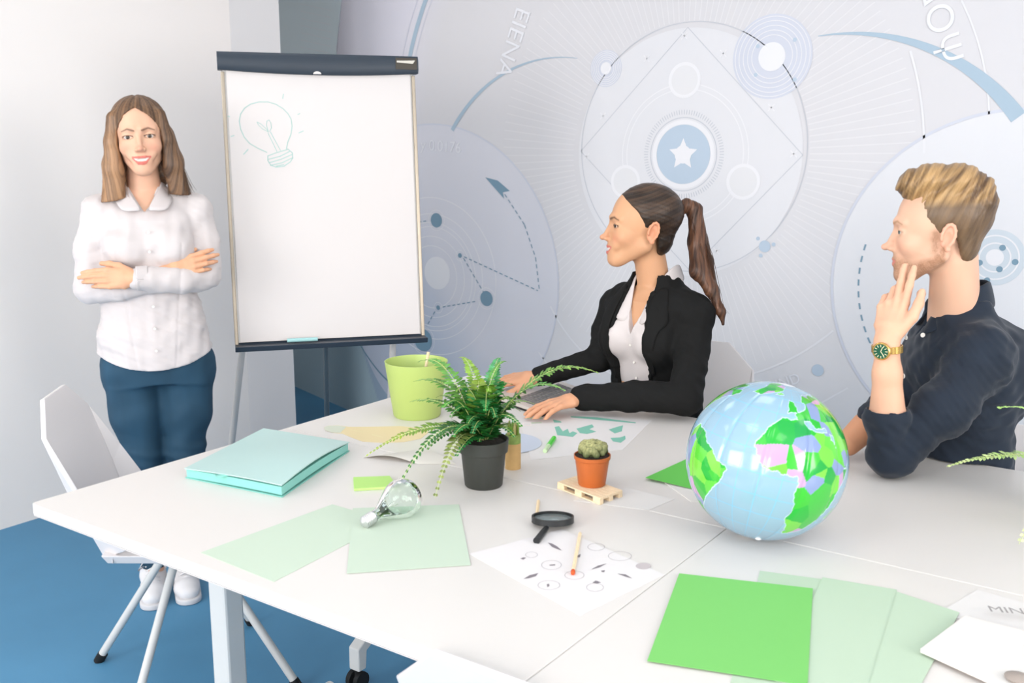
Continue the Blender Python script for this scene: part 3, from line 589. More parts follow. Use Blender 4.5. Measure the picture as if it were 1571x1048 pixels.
for k in range(6): pslab('slat', 0, 1, k / 6 + 0.004, (k + 1) / 6 - 0.01, 0.0132, 0.016)
for v0 in (0, 0.42, 0.84): pslab('skid', 0, 1, v0, v0 + 0.16, 0.0003, 0.003)
for u0 in (0, 0.42, 0.84):
    pslab('stringer', u0, u0 + 0.16, 0, 1, 0.0108, 0.0131)
    for v0 in (0, 0.42, 0.84): pslab('block', u0, u0 + 0.16, v0, v0 + 0.16, 0.0031, 0.0107)
kp = onz(908, 743, TZ + PH); cps = empty('potted_cactus', (kp[0], kp[1], TZ + PH)); tag(cps, 'small lobed grey-green cactus in a terracotta coloured pot', 'plant')
MB().lathe([(0, 0.0004), (0.0285, 0.0004), (0.030, 0.002), (0.0375, 0.058), (0.040, 0.060), (0.0405, 0.068), (0.0385, 0.068), (0.037, 0.060), (0.034, 0.058), (0, 0.056)], 40).build('terracotta_pot', mat('terracotta_plastic', (190, 100, 46), 0.4, var=(20, 0.05)), cps, smooth=True)
MB().lathe([(0, 0.055), (0.036, 0.057), (0.0392, 0.0645), (0.030, 0.069), (0, 0.071)], 32).build('soil', mat('dark_soil', (50, 38, 30), 0.95, bump=(300, 1.0, 0.003)), cps, smooth=True)

# clear light bulb
ba, bb = onz(562, 800, TZ + 0.014), onz(618, 764, TZ + 0.040)
bo = np.array((ba[0], ba[1], TZ)); bd = empty('light_bulb', tuple(bo)); tag(bd, 'clear glass light bulb with a silver screw cap, lying on its side', 'light bulb')
ax = unit(bb - ba); sx_ = unit(np.cross(ax, (0, 0, 1))); sz_ = np.cross(sx_, ax); Mb = np.stack([sx_, sz_, ax], 1)
L_ = np.linalg.norm(bb - ba); s0 = ba - bo
gl = [(r_ * 1.22 if z_ > 0.03 else r_, z_ * 1.12) for r_, z_ in [(0.0115, 0.018), (0.0125, 0.028), (0.016, 0.040), (0.023, 0.053), (0.0305, 0.068), (0.0335, 0.082), (0.0315, 0.097), (0.024, 0.109), (0.013, 0.116), (0.0005, 0.118)]]
t_ = np.linspace(0, len(gl) - 1, 40); gi = [(float(np.interp(a, range(len(gl)), [g[0] for g in gl])), float(np.interp(a, range(len(gl)), [g[1] for g in gl]))) for a in t_]
M_glass = mat('clear_glass', (244, 252, 248), 0.02, trans=1.0, ior=1.25, spec=0.6)
inn = [(max(r - 0.0009, 0.0002), z - 0.0005 * (i > 30)) for i, (r, z) in enumerate(gi)]
MB().lathe(gi + inn[::-1], 40, s0, Mb).build('glass_envelope', M_glass, bd, smooth=True)
scr = []
for k in range(25): scr.append((0.0125 + 0.0008 * math.sin(k * 1.57), -0.006 + k * 0.001))
MB().lathe([(0.004, -0.012), (0.006, -0.011), (0.011, -0.007)] + scr + [(0.0115, 0.0195)], 32, s0, Mb).build('screw_cap', mat('silver_cap', (206, 206, 208), 0.3, metal=0.85), bd, smooth=True)
MB().tube([s0 + ax * 0.018, s0 + ax * 0.05], [0.005, 0.002]).tube([s0 + ax * 0.05, s0 + ax * 0.075 + sx_ * 0.01], 0.0006, n=6).tube([s0 + ax * 0.05, s0 + ax * 0.075 - sx_ * 0.01], 0.0006, n=6).build('filament_stem', M_glass, bd, smooth=True)

# magnifying glass, match, stick
mc = onz(848, 796, TZ + 0.012); mg = empty('magnifying_glass', (mc[0], mc[1], TZ)); tag(mg, 'black rimmed magnifying glass with a short handle lying flat', 'magnifying glass')
tilt = np.array(Matrix.Rotation(R(-7), 3, Vector(tuple(cr)))); rm = 0.0425
MB().lathe([(rm - 0.0035, -0.006), (rm, -0.006), (rm, 0.006), (rm - 0.0035, 0.006), (rm - 0.0035, -0.006)], 56, (0, 0, 0.012), tilt).build('rim', M_black, mg, smooth=True)
MB().lathe([(0, -0.002), (rm - 0.006, -0.0006), (rm - 0.0036, 0), (rm - 0.006, 0.0006), (0, 0.002)], 48, (0, 0, 0.013), tilt).build('lens', mat('lens_glass', (222, 232, 232), 0.05, trans=0.85, ior=1.1), mg, smooth=True)
hb = onz(823, 830, TZ + 0.006) - np.array(mg.location); hd = unit(np.array((hb[0], hb[1], 0))); 
MB().tube([hd * (rm - 0.001) + np.array((0, 0, 0.008)), hd * (rm + 0.014) + np.array((0, 0, 0.008)), hb], [0.005, 0.0058, 0.0068], n=14).build('handle', M_black, mg, smooth=True)
M_match = mat('match_wood', (232, 208, 172), 0.6, var=(120, 0.06))
m0, m1 = onz(879, 878, TZ + 0.0045), onz(890, 818, TZ + 0.005); ms_ = empty('match', tuple((m0 + m1) / 2)); mo = (m0 + m1) / 2; tag(ms_, 'large wooden match with an orange-red head lying on the icon sheet', 'match'); md = unit(m1 - m0)
MB().tube([m0 - mo, m1 - mo], 0.0032, n=4).build('shaft', M_match, ms_); MB().lathe([(0, -0.007), (0.0035, -0.005), (0.0042, 0), (0.0038, 0.006), (0.0015, 0.009)], 12, m0 - mo, np.stack([unit(np.cross(md, (0, 0, 1))), np.cross(md, unit(np.cross(md, (0, 0, 1)))) * -1, md], 1)).build('match_head', mat('match_red', (205, 84, 40), 0.8), ms_, smooth=True)
m0, m1 = onz(823, 795, TZ + 0.003), onz(826, 768, TZ + 0.003); sk = MB().tube([m0 - m0, m1 - m0], 0.0032, n=4).build('wooden_match', M_match); sk.location = m0; tag(sk, 'plain wooden match end sticking out behind the magnifying glass', 'match')

# laptop under the seated woman's hands (lid folded right back, keys up)
lp = [(748, 604), (838, 576), (905, 600), (832, 632)]
lpw = [onz(x, y, TZ + 0.016) for x, y in lp]; lo_ = sum(lpw) / 4; lo_[2] = TZ; lt = empty('laptop', tuple(lo_)); tag(lt, 'slim silver and black laptop under the hands of the woman in the blazer', 'laptop')
def lslab(name, z0, z1, m, k=1.0, bevel=0.002):
    pts = [np.array(((p - lo_)[0] * k, (p - lo_)[1] * k, z0)) for p in lpw]; return MB().prism(pts[::-1], (0, 0, z1 - z0)).build(name, m, lt, bevel=bevel)
lslab('base', 0.0005, 0.006, M_black); kb = lslab('keyboard_deck', 0.0062, 0.0155, mat('silver_deck', (214, 206, 200), 0.35, metal=0.3)); kz = MB()
for i in range(12):
    for j in range(5):
        u, v = 0.1 + 0.8 * i / 12, 0.42 + 0.5 * j / 5; p = [(lpw[0] * (1 - a) + lpw[1] * a) * (1 - b) + (lpw[3] * (1 - a) + lpw[2] * a) * b - lo_ for a, b in ((u, v), (u + .055, v), (u + .055, v + .08), (u, v + .08))]
        kz.prism([np.array((q_[0], q_[1], 0.0156)) for q_ in p][::-1], (0, 0, 0.0015))
kz.build('keys', mat('grey_keys', (120, 118, 118), 0.5), lt)['kind'] = 'stuff'
sheet([(690, 590), (728, 580), (752, 586), (742, 602), (690, 606)], (222, 220, 221), 'curved white magazine lying open behind the fern', name='open_magazine', z=TZ, th=0.014)

# ------------------------------------------------------------------ inflatable globe
d_ = ray(1175, 706); rg = 0; tg = (CAMH - TZ) / (0.0798 - d_[2]); 
for _ in range(5): rg = 121.5 / FOC * tg * 0.997; tg = (CAMH - TZ - rg) / (-d_[2])
gc = CAM + d_ * tg
gb = empty('inflatable_globe', (gc[0], gc[1], TZ)); tag(gb, 'inflatable world globe beach ball in light blue with green continents', 'globe')
nlo, nla = 640, 320; lo = np.linspace(-180, 180, nlo + 1); la = np.linspace(-90, 90, nla + 1); LO, LA = np.meshgrid(lo, la, indexing='ij')
X = np.cos(np.radians(LA)) * np.sin(np.radians(LO)); Z = np.sin(np.radians(LA)); Y = -np.cos(np.radians(LA)) * np.cos(np.radians(LO))   # lon 0 faces -Y
def inpoly(px, py, poly):
    c = np.zeros(px.shape, bool); n = len(poly)
    for i in range(n):
        x1, y1 = poly[i]; x2, y2 = poly[(i + 1) % n]
        if y1 != y2: c ^= ((y1 > py) != (y2 > py)) & (px < (x2 - x1) * (py - y1) / (y2 - y1) + x1)
    return c
AFR = [(-17, 15), (-13, 27), (-6, 35), (10, 37), (11, 33), (20, 31), (32, 31), (36, 23), (43, 12), (51, 12), (40, -4), (40, -15), (35, -22), (30, -31), (19, -35), (13, -22), (12, -6), (9, 4), (0, 5), (-8, 4), (-15, 10)]
SAM = [(-80, -3), (-77, 8), (-72, 12), (-60, 9), (-50, 2), (-35, -6), (-39, -16), (-48, -27), (-57, -37), (-66, -46), (-69, -55), (-75, -48), (-71, -20)]
EUR = [(-9, 38), (-9, 43), (-1, 44), (-4, 48), (4, 52), (10, 55), (12, 60), (5, 60), (14, 69), (30, 71), (60, 70), (100, 76), (140, 72), (178, 68), (160, 60), (140, 52), (122, 40), (120, 28), (108, 20), (104, 8), (98, 16), (90, 22), (80, 8), (72, 20), (60, 25), (52, 14), (43, 13), (35, 29), (36, 36), (28, 37), (26, 40), (20, 40), (16, 41), (12, 44), (4, 43), (0, 39), (-5, 36)]
NAM = [(-168, 66), (-130, 70), (-95, 72), (-80, 68), (-60, 55), (-56, 50), (-66, 44), (-76, 36), (-81, 25), (-90, 30), (-97, 26), (-95, 18), (-87, 21), (-84, 10), (-78, 8), (-92, 14), (-106, 22), (-118, 33), (-124, 47), (-150, 60)]
GRN = [(-55, 60), (-44, 60), (-22, 70), (-20, 80), (-50, 82), (-68, 77), (-52, 70)]; UK = [(-6, 50), (1, 51), (-2, 58), (-6, 58)]; MAD = [(44, -25), (50, -15), (48, -25)]; AUS = [(114, -22), (130, -12), (143, -12), (153, -28), (146, -38), (130, -32), (116, -34)]; ICE = [(-24, 64), (-14, 64), (-15, 67), (-23, 66)]
w1 = 2.5 * np.sin(LA * 0.31 + 1.3) * np.cos(LO * 0.27) + 1.2 * np.sin(LO * 0.9) * np.cos(LA * 0.8)
land = np.zeros(LO.shape, bool); LOa = LO + w1 * 0.5
for pl, sh, k in ((AFR, 1, 1.25), (SAM, -7, 1.15), (EUR, 6, 1), (NAM, -14, 1), (GRN, 0, 1.2), (UK, 2, 1.6), (MAD, 8, 1.3), (AUS, 0, 1), (ICE, 0, 1)):
    cx = sum(p[0] for p in pl) / len(pl); cy = sum(p[1] for p in pl) / len(pl)
    land |= inpoly(LOa, LA + w1 * 0.4, [(cx + (x - cx) * k + sh, cy + (y - cy) * k) for x, y in pl])
rng = np.random.RandomState(11); seeds = np.stack([rng.uniform(-180, 180, 420), rng.uniform(-58, 82, 420)], 1)
sd3 = np.stack([np.cos(np.radians(seeds[:, 1])) * np.sin(np.radians(seeds[:, 0])), -np.cos(np.radians(seeds[:, 1])) * np.cos(np.radians(seeds[:, 0])), np.sin(np.radians(seeds[:, 1]))], 0)
pal_ = np.array([hexlin(c) for c in ((30, 168, 52), (92, 196, 60), (16, 150, 66), (186, 152, 190), (128, 146, 188), (120, 204, 70), (34, 172, 44), (56, 180, 50), (60, 176, 60), (24, 158, 60), (110, 198, 66))])
P3 = np.stack([X.ravel(), Y.ravel(), Z.ravel()], 1); idx = np.argmax(P3 @ sd3, 1); ci = rng.randint(0, len(pal_), 420)[idx].reshape(LO.shape)
sea = hexlin((140, 172, 192)); cg = np.where(land[..., None], pal_[ci], sea)
coast = land ^ np.roll(land, 1, 0) | land ^ np.roll(land, 1, 1)
gr = ((np.abs((LO % 15) - 7.5) > 7.2) | (np.abs((LA % 15) - 7.5) > 7.25)) & ~land; gr |= (np.abs(LA) < 0.5) & ~land
cg = np.where(gr[..., None], hexlin((122, 184, 216)), cg); cg = np.where(coast[..., None], hexlin((190, 214, 224)), cg)
gr2 = (np.abs(LA) > 84); cg = np.where(gr2[..., None], hexlin((230, 236, 240)), cg)
puff = 1 - 0.012 * np.exp(-((LO % 30) - 15) ** 2 / 3.0) * np.cos(np.radians(LA)) ** 2
a0 = (np.arange(nlo)[:, None] * (nla + 1) + np.arange(nla)[None]).ravel()
me = bpy.data.meshes.new('printed_ball'); me.from_pydata((P3 * rg * puff.reshape(-1, 1)).tolist(), [], np.stack([a0, a0 + nla + 1, a0 + nla + 2, a0 + 1], 1).tolist())
me.polygons.foreach_set('use_smooth', [True] * len(me.polygons)); setcol(me, cg.reshape(-1, 3)); me.materials.append(mat('glossy_printed_vinyl', (150, 200, 226), 0.16, attr='Col', coat=0.4, bump=(8, 0.05)))
gs = bpy.data.objects.new('printed_ball', me); col.objects.link(gs); gs.parent = gb; gs.location = (0, 0, rg)
az = math.atan2(-gc[1], -gc[0]) + math.pi / 2            # turn lon 0 to the camera
elev = math.atan2(CAMH - gc[2], math.hypot(gc[0], gc[1]))
cd_ = unit(CAM - gc); rt = unit(np.cross((0, 0, 1), cd_)); upv = np.cross(cd_, rt)
A0 = np.stack([rt, -cd_, upv], 1)                        # model x->right, -y->camera, z->up
def rot(a, ax_): return np.array(Matrix.Rotation(R(a), 3, ax_))
Mg = A0 @ rot(12, 'Y') @ rot(10, 'X') @ rot(14, 'Z')
gs.rotation_euler = Matrix(Mg.tolist()).to_euler()
MB().lathe([(0.0, 0.004), (0.004, 0.003), (0.005, 0), (0.006, -0.001)], 14, tuple(Mg @ np.array((0.02, -0.25, -0.97)) * rg * 0 + np.array((0, 0, 0.0)))).build('valve', M_plastic, gb, smooth=True).location = tuple(np.array((0, 0, rg)) + Mg @ unit((0.05, -0.45, -0.9)) * rg * 1.0)

# ------------------------------------------------------------------ ferns
M_frond = mat('fern_green', (60, 130, 40), 0.5, attr='Col', sss=0.0, var=(60, 0.15))
def frond(parent, p0, p1, p2, wid, cold, colt, n=34, seed=0, droop=0.25):
    rnd = random.Random(seed); p0, p1, p2 = map(np.array, (p0, p1, p2)); V = []; F = []; C_ = []
    cold, colt = hexlin(cold), hexlin(colt); cm = hexlin((196, 214, 130))
    def pt(t): return p0 * (1 - t) ** 2 + p1 * 2 * t * (1 - t) + p2 * t * t
    # midrib
    k = 12; prev = None; up0 = np.array((0, 0, 1.0))
    for i in range(k + 1):
        t = i / k; p = pt(t); tg = unit(pt(min(t + .02, 1)) - pt(max(t - .02, 0))); sd = unit(np.cross(tg, up0)); u2 = np.cross(sd, tg); r = 0.0014 * (1 - 0.7 * t)
        for a in range(4): V.append(p + r * (math.cos(a * 1.571) * sd + math.sin(a * 1.571) * u2)); C_.append(cm * (0.5 + 0.5 * t))
        if i: b = i * 4; F += [(b - 4 + a, b - 4 + (a + 1) % 4, b + (a + 1) % 4, b + a) for a in range(4)]
    for i in range(n):
        t = 0.10 + 0.88 * i / (n - 1); p = pt(t); tg = unit(pt(min(t + .02, 1)) - pt(max(t - .02, 0))); sd = unit(np.cross(tg, up0)); u2 = np.cross(sd, tg)
        L = wid * (math.sin(math.pi * min(1, (t + 0.05) ** 0.7)) * 0.75 + 0.25) * (1 - t * 0.55); L = max(L, 0.006) * rnd.uniform(0.9, 1.1)
        hwid = 0.56 * np.linalg.norm(pt(1) - pt(0)) / n * (1.05 - 0.3 * t); cc_ = cold + (colt - cold) * t * rnd.uniform(0.7, 1.2)
        for sg in (-1, 1):
            d = unit(sd * sg + tg * 0.30 + u2 * rnd.uniform(-0.05, 0.25)); e = unit(tg - d * (tg @ d)); dn = np.cross(d, e) * (1 if sg > 0 else -1)
            b = len(V)
            V += [p, p + d * L * 0.35 + e * hwid, p + d * L * 0.35 - e * hwid, p + d * L * 0.75 + e * hwid * 0.75 - up0 * droop * L * 0.2, p + d * L * 0.75 - e * hwid * 0.75 - up0 * droop * L * 0.2, p + d * L - up0 * droop * L * 0.5 + e * hwid * .2,
                  p + d * L * 0.35 - u2 * 0.0005 , p + d * L * 0.75 - u2 * .0006 - up0 * droop * L * 0.2]
            F += [(b, b + 2, b + 1), (b + 1, b + 2, b + 4, b + 3), (b + 3, b + 4, b + 5), (b, b + 1, b + 6), (b, b + 6, b + 2), (b + 1, b + 3, b + 7, b + 6), (b + 6, b + 7, b + 4, b + 2)]; C_ += [cc_ * rnd.uniform(0.75, 1.2)] * 8
    me = bpy.data.meshes.new('frond'); me.from_pydata([tuple(v) for v in V], [], F); setcol(me, np.clip(np.array(C_), 0, 1)); me.materials.append(M_frond); o = bpy.data.objects.new('frond', me); col.objects.link(o); o.parent = parent; return o
def plant_pot(t, m):
    MB().lathe([(0, 0.0), (0.040, 0.0), (0.0425, 0.003), (0.050, 0.078), (0.0545, 0.080), (0.0565, 0.108), (0.0535, 0.108), (0.051, 0.09), (0, 0.088)], 44).build('black_pot', m, t, smooth=True)
    MB().lathe([(0, 0.087), (0.05, 0.09), (0.0525, 0.1), (0.03, 0.108), (0, 0.11)], 28).build('soil', mat('fern_soil', (34, 30, 24), 0.95, bump=(200, 1.0, 0.004)), t, smooth=True)
fo = onz(742, 744); fern = empty('potted_fern', tuple(fo)); tag(fern, 'boston fern with arching fronds in a black plastic pot in the middle of the table', 'plant')
plant_pot(fern, mat('matte_black_pot', (52, 54, 50), 0.5, bump=(120, 0.05)))
t0 = float((fo - CAM) @ c_fw); crown = np.array((0, 0, 0.12))
DG, MG, YG, LG = (22, 78, 26), (40, 120, 40), (150, 170, 50), (140, 190, 90)
tips = [((560, 701), -0.10, 0.10, 0.050, MG, YG), ((612, 745), -0.13, 0.14, 0.052, DG, (60, 120, 50)), ((667, 764), -0.16, 0.10, 0.040, (70, 100, 40), (140, 150, 80)), ((634, 586), 0.05, 0.05, 0.055, MG, LG), ((628, 617), 0.0, 0.04, 0.05, MG, (110, 150, 70)),
        ((642, 556), 0.06, 0.06, 0.048, (90, 140, 40), (110, 170, 90)), ((706, 548), 0.06, 0.02, 0.036, (100, 150, 40), (150, 180, 80)), ((768, 549), 0.03, 0.02, 0.034, MG, (90, 160, 110)), ((777, 555), -0.02, 0.02, 0.032, MG, (120, 170, 90)),
        ((919, 573), -0.05, 0.07, 0.060, MG, (140, 180, 80)), ((868, 600), -0.12, 0.06, 0.056, MG, (100, 160, 80)), ((800, 655), -0.14, 0.06, 0.042, DG, MG), ((700, 700), -0.14, 0.06, 0.044, DG, (30, 110, 50)), ((655, 690), -0.12, 0.08, 0.046, DG, MG),
        ((735, 590), -0.02, 0.05, 0.040, (90, 130, 20), (130, 150, 30)), ((690, 640), -0.06, 0.07, 0.040, DG, (40, 140, 60)), ((760, 640), -0.13, 0.06, 0.046, DG, (30, 110, 50)), ((820, 620), 0.06, 0.05, 0.036, MG, LG), ((712, 620), 0.03, 0.04, 0.040, DG, (70, 140, 40)),
        ((775, 610), -0.05, 0.05, 0.040, DG, (50, 150, 60)), ((670, 610), 0.08, 0.05, 0.036, MG, (90, 150, 40)), ((725, 665), -0.15, 0.05, 0.046, DG, (20, 100, 50)), ((640, 660), -0.02, 0.05, 0.03, MG, YG), ((785, 590), 0.04, 0.04, 0.036, MG, (80, 150, 60)),
        ((745, 630), -0.16, 0.06, 0.05, DG, (30, 120, 50)), ((695, 670), -0.16, 0.05, 0.05, DG, (40, 120, 50)), ((790, 670), -0.10, 0.05, 0.04, DG, (40, 120, 60)), ((700, 600), -0.06, 0.05, 0.045, DG, (90, 140, 30)), ((750, 600), -0.10, 0.05, 0.045, DG, (100, 140, 30)), ((680, 625), -0.10, 0.05, 0.045, DG, (60, 140, 40)), ((765, 625), 0.08, 0.05, 0.045, DG, (60, 140, 40)), ((725, 610), 0.10, 0.05, 0.045, DG, (110, 140, 30))]
rt_ = random.Random(12)
for k in range(22):
    a = k * 2.4; rr2 = 18 + 62 * rt_.random(); tips.append(((738 + rr2 * math.cos(a) * 1.1, 640 + rr2 * math.sin(a) * .75), rt_.uniform(-.12, .10), .05, .05, rt_.choice((DG, DG, MG)), rt_.choice(((30, 120, 50), (60, 150, 60), (110, 150, 40), (40, 110, 50)))))
for i, (tp, dt, arch, wd, c1, c2) in enumerate(tips):
    e = att(tp[0], tp[1], t0 + dt * 0.9) - fo; e[2] = max(e[2], 0.006)
    p0 = crown + np.array((0.012 * math.sin(i * 2.1), 0.012 * math.cos(i * 2.1), -0.02)); mid = p0 * 0.55 + e * 0.45; mid[2] = max(p0[2], e[2]) + arch * 0.9
    L = np.linalg.norm(e - p0); frond(fern, p0, mid, e, wd * 0.9, c1, c2, n=max(16, int(L / 0.0075)), seed=i)
# second fern, its pot just outside the frame on the right
f2 = onz(1690, 800); fern2 = empty('potted_fern', tuple(f2)); tag(fern2, 'fern at the right edge, only pale frond tips seen over the table', 'plant')
plant_pot(fern2, mat('dark_pot', (52, 54, 50), 0.5)); t2 = float((f2 - CAM) @ c_fw)
for i, (tp, dt, arch, wd, c1, c2) in enumerate([((1452, 716), 0.0, 0.05, 0.05, (110, 170, 60), (210, 224, 160)), ((1530, 626), -0.05, 0.02, 0.03, (120, 180, 80), (170, 215, 120)), ((1563, 835), -0.2, 0.10, 0.04, (170, 190, 100), (220, 226, 180)), ((1640, 640), 0.05, 0.05, 0.05, MG, LG), ((1760, 650), 0.05, 0.05, 0.05, MG, LG), ((1820, 760), -0.05, 0.08, 0.05, MG, LG), ((1720, 900), -0.2, 0.10, 0.05, MG, LG), ((1620, 740), 0.15, 0.08, 0.05, MG, LG)]):
    e = att(tp[0], tp[1], t2 + dt) - f2; e[2] = max(e[2], 0.008); mid = crown * 0.5 + e * 0.5; mid[2] = max(crown[2], e[2]) + arch
    frond(fern2, crown - np.array((0, 0, 0.02)), mid, e, wd, c1, c2, n=max(14, int(np.linalg.norm(e - crown) / 0.008)), seed=50 + i)
# ------------------------------------------------------------------ people: distance-field modelling
def rotm(a, ax_): return np.array(Matrix.Rotation(R(a), 3, ax_))
def surf_v(F, B, u, z, off=0.0):
    for v in np.arange(.24, -.02, -.0015):
        p = B(u, v, z); i = np.round((p - F.lo) / F.h).astype(int)
        if (i >= 0).all() and (i < np.array(F.f.shape)).all() and F.f[tuple(i)] < 0: return B(u, v + off, z)
    return B(u, .1 + off, z)
class Field:
    def __init__(s, lo, hi, h):
        s.lo = np.array(lo, float); s.h = h; s.n = [int(math.ceil((hi[i] - lo[i]) / h)) + 1 for i in range(3)]
        s.ax = [s.lo[i] + h * np.arange(s.n[i]) for i in range(3)]; s.f = np.full(s.n, 0.06, np.float32); s.set()
    def set(s, M=np.eye(3), t=(0, 0, 0), sc=1.0): s.M = M; s.t = np.array(t, float); s.sc = sc; return s
    def w(s, p): return s.M @ (np.array(p, float) * s.sc) + s.t
    def region(s, lo, hi, pad):
        sl = []; gr = []
        for i in range(3):
            a = int(np.clip(math.floor((lo[i] - pad - s.lo[i]) / s.h), 0, s.n[i])); b = int(np.clip(math.ceil((hi[i] + pad - s.lo[i]) / s.h) + 1, 0, s.n[i]))
            if b - a < 1: return None, None
            sl.append(slice(a, b)); sh = [1, 1, 1]; sh[i] = b - a; gr.append(s.ax[i][a:b].reshape(sh).astype(np.float32))
        return tuple(sl), gr
    def comb(s, sl, d, k, op):
        f = s.f[sl]
        if op > 0: h = np.clip(0.5 + 0.5 * (f - d) / k, 0, 1); s.f[sl] = f + (d - f) * h - k * h * (1 - h)
        else: h = np.clip(0.5 - 0.5 * (f + d) / k, 0, 1); s.f[sl] = f + (-d - f) * h + k * h * (1 - h)
    def cone(s, a, b, r1, r2=None, k=0.01, op=1, fl=None):
        # fl = (direction, factor): cross-section stretched along the direction
        r2 = r1 if r2 is None else r2; a = s.w(a); b = s.w(b); r1 *= s.sc; r2 *= s.sc; k *= s.sc; rm_ = max(r1, r2) * (fl[1] if fl else 1)
        sl, g = s.region(np.minimum(a, b) - rm_, np.maximum(a, b) + rm_, k + 0.012)
        if sl is None: return s
        px, py, pz = g[0] - a[0], g[1] - a[1], g[2] - a[2]; ab = b - a; L2_ = max(ab @ ab, 1e-12); t = np.clip((px * ab[0] + py * ab[1] + pz * ab[2]) / L2_, 0, 1)
        qx, qy, qz = px - t * ab[0], py - t * ab[1], pz - t * ab[2]
        if fl:
            n = unit(s.M @ np.array(fl[0], float)); dn = qx * n[0] + qy * n[1] + qz * n[2]; m = dn * (1 / fl[1] - 1); qx, qy, qz = qx + m * n[0], qy + m * n[1], qz + m * n[2]
        s.comb(sl, np.sqrt(qx * qx + qy * qy + qz * qz) - (r1 + (r2 - r1) * t), k, op); return s
    def chain(s, pts, rs, k=0.01, op=1, fl=None):
        for i in range(len(pts) - 1): s.cone(pts[i], pts[i + 1], rs[i], rs[i + 1], k, op, fl)
        return s
    def ell(s, c, r, k=0.01, op=1, rot=None):
        c = s.w(c); r = np.array(r, float) * s.sc; k *= s.sc; M = s.M @ (rot if rot is not None else np.eye(3)); rm_ = max(r)
        sl, g = s.region(c - rm_, c + rm_, k + 0.012)
        if sl is None: return s
        p = [g[i] - c[i] for i in range(3)]; q = [p[0] * M[0, j] + p[1] * M[1, j] + p[2] * M[2, j] for j in range(3)]
        k0 = np.sqrt(sum((q[j] / r[j]) ** 2 for j in range(3))); k1 = np.sqrt(sum((q[j] / r[j] ** 2) ** 2 for j in range(3))) + 1e-6
        s.comb(sl, k0 * (k0 - 1) / k1, k, op); return s
    def pair(s, fn):
        for sg in (-1, 1): fn(sg)
        return s
    def grid(s): return [s.ax[i].reshape([-1 if j == i else 1 for j in range(3)]).astype(np.float32) for i in range(3)]
    def loft(s, secs, phi=0.0, n=2.4, k=0.03, extra=None):
        # secs: (z, cx, cy, half width, half depth); the body faces -y turned by phi towards -x
        X, Y, Z = s.grid(); zs = [q[0] for q in secs]; I = lambda j: np.interp(Z, zs, [q[j] for q in secs]).astype(np.float32)
        cx, cy, a, b = I(1), I(2), I(3), I(4); u = (X - cx) * math.cos(phi) - (Y - cy) * math.sin(phi); v = (X - cx) * math.sin(phi) + (Y - cy) * math.cos(phi)
        m = (np.abs(u / a) ** n + np.abs(v / b) ** n + 1e-9) ** (1 / n); d = (m - 1) * np.minimum(a, b); d = np.maximum(d, np.maximum(Z - zs[-1], zs[0] - Z)); s.u, s.v, s.Z = u, v, Z
        if extra is not None: d = extra(d, u, v, Z)
        return d
    def add(s, d, k=0.03): s.comb(tuple(slice(None) for _ in range(3)), d, k, 1); return s
    def noise(s, amp, freq, seed, n=7, bias=(1, 1, 1), fn=None):
        r = np.random.RandomState(seed); X, Y, Z = s.grid(); o = 0
        wx = X + 0.02 * np.sin(Y * 23 + 1) ; wz = Z + 0.02 * np.sin(X * 19 + 2)
        for i in range(n):
            kx, ky, kz = r.normal(size=3) * freq * np.array(bias); o = o + np.sin(kx * wx + ky * Y + kz * wz + r.uniform(0, 6.28))
        o = o / n ** 0.5 * amp
        if fn is not None: o = o * fn(X, Y, Z)
        s.f += o.astype(np.float32); return s
    def mesh(s):
        f = s.f; sg = f < 0; n = np.array(f.shape) - 1; cnt = np.zeros(n, np.float32); acc = [np.zeros(n, np.float32) for _ in range(3)]; cross = []
        for ax_ in range(3):
            a = [slice(None)] * 3; b = [slice(None)] * 3; a[ax_] = slice(0, -1); b[ax_] = slice(1, None); fa, fb = f[tuple(a)], f[tuple(b)]; c = sg[tuple(a)] != sg[tuple(b)]; cross.append(c)
            t = np.where(c, fa / np.where(fa == fb, 1, fa - fb), 0).astype(np.float32); o1, o2 = [i for i in range(3) if i != ax_]
            for d1 in (0, 1):
                for d2 in (0, 1):
                    q = [slice(None)] * 3; q[o1] = slice(d1, d1 + n[o1]); q[o2] = slice(d2, d2 + n[o2]); cc_ = c[tuple(q)]; cnt += cc_; acc[ax_] += t[tuple(q)] * cc_; acc[o1] += d1 * cc_; acc[o2] += d2 * cc_
        on = cnt > 0; idx = np.full(n, -1, np.int64); idx[on] = np.arange(on.sum()); ijk = np.argwhere(on); V = np.stack([acc[i][on] / cnt[on] + ijk[:, i] for i in range(3)], 1) * s.h + s.lo; Fs = []
        for ax_ in range(3):
            o1, o2 = [(1, 2), (2, 0), (0, 1)][ax_]; e = np.argwhere(cross[ax_]); e = e[(e[:, o1] > 0) & (e[:, o2] > 0) & (e[:, o1] < n[o1]) & (e[:, o2] < n[o2])]
            def I_(d1, d2): q = e.copy(); q[:, o1] += d1; q[:, o2] += d2; return idx[q[:, 0], q[:, 1], q[:, 2]]
            Q = np.stack([I_(-1, -1), I_(0, -1), I_(0, 0), I_(-1, 0)], 1); flip = ~sg[e[:, 0], e[:, 1], e[:, 2]]; Q[flip] = Q[flip][:, ::-1]; Fs.append(Q)
        return V, np.concatenate(Fs)
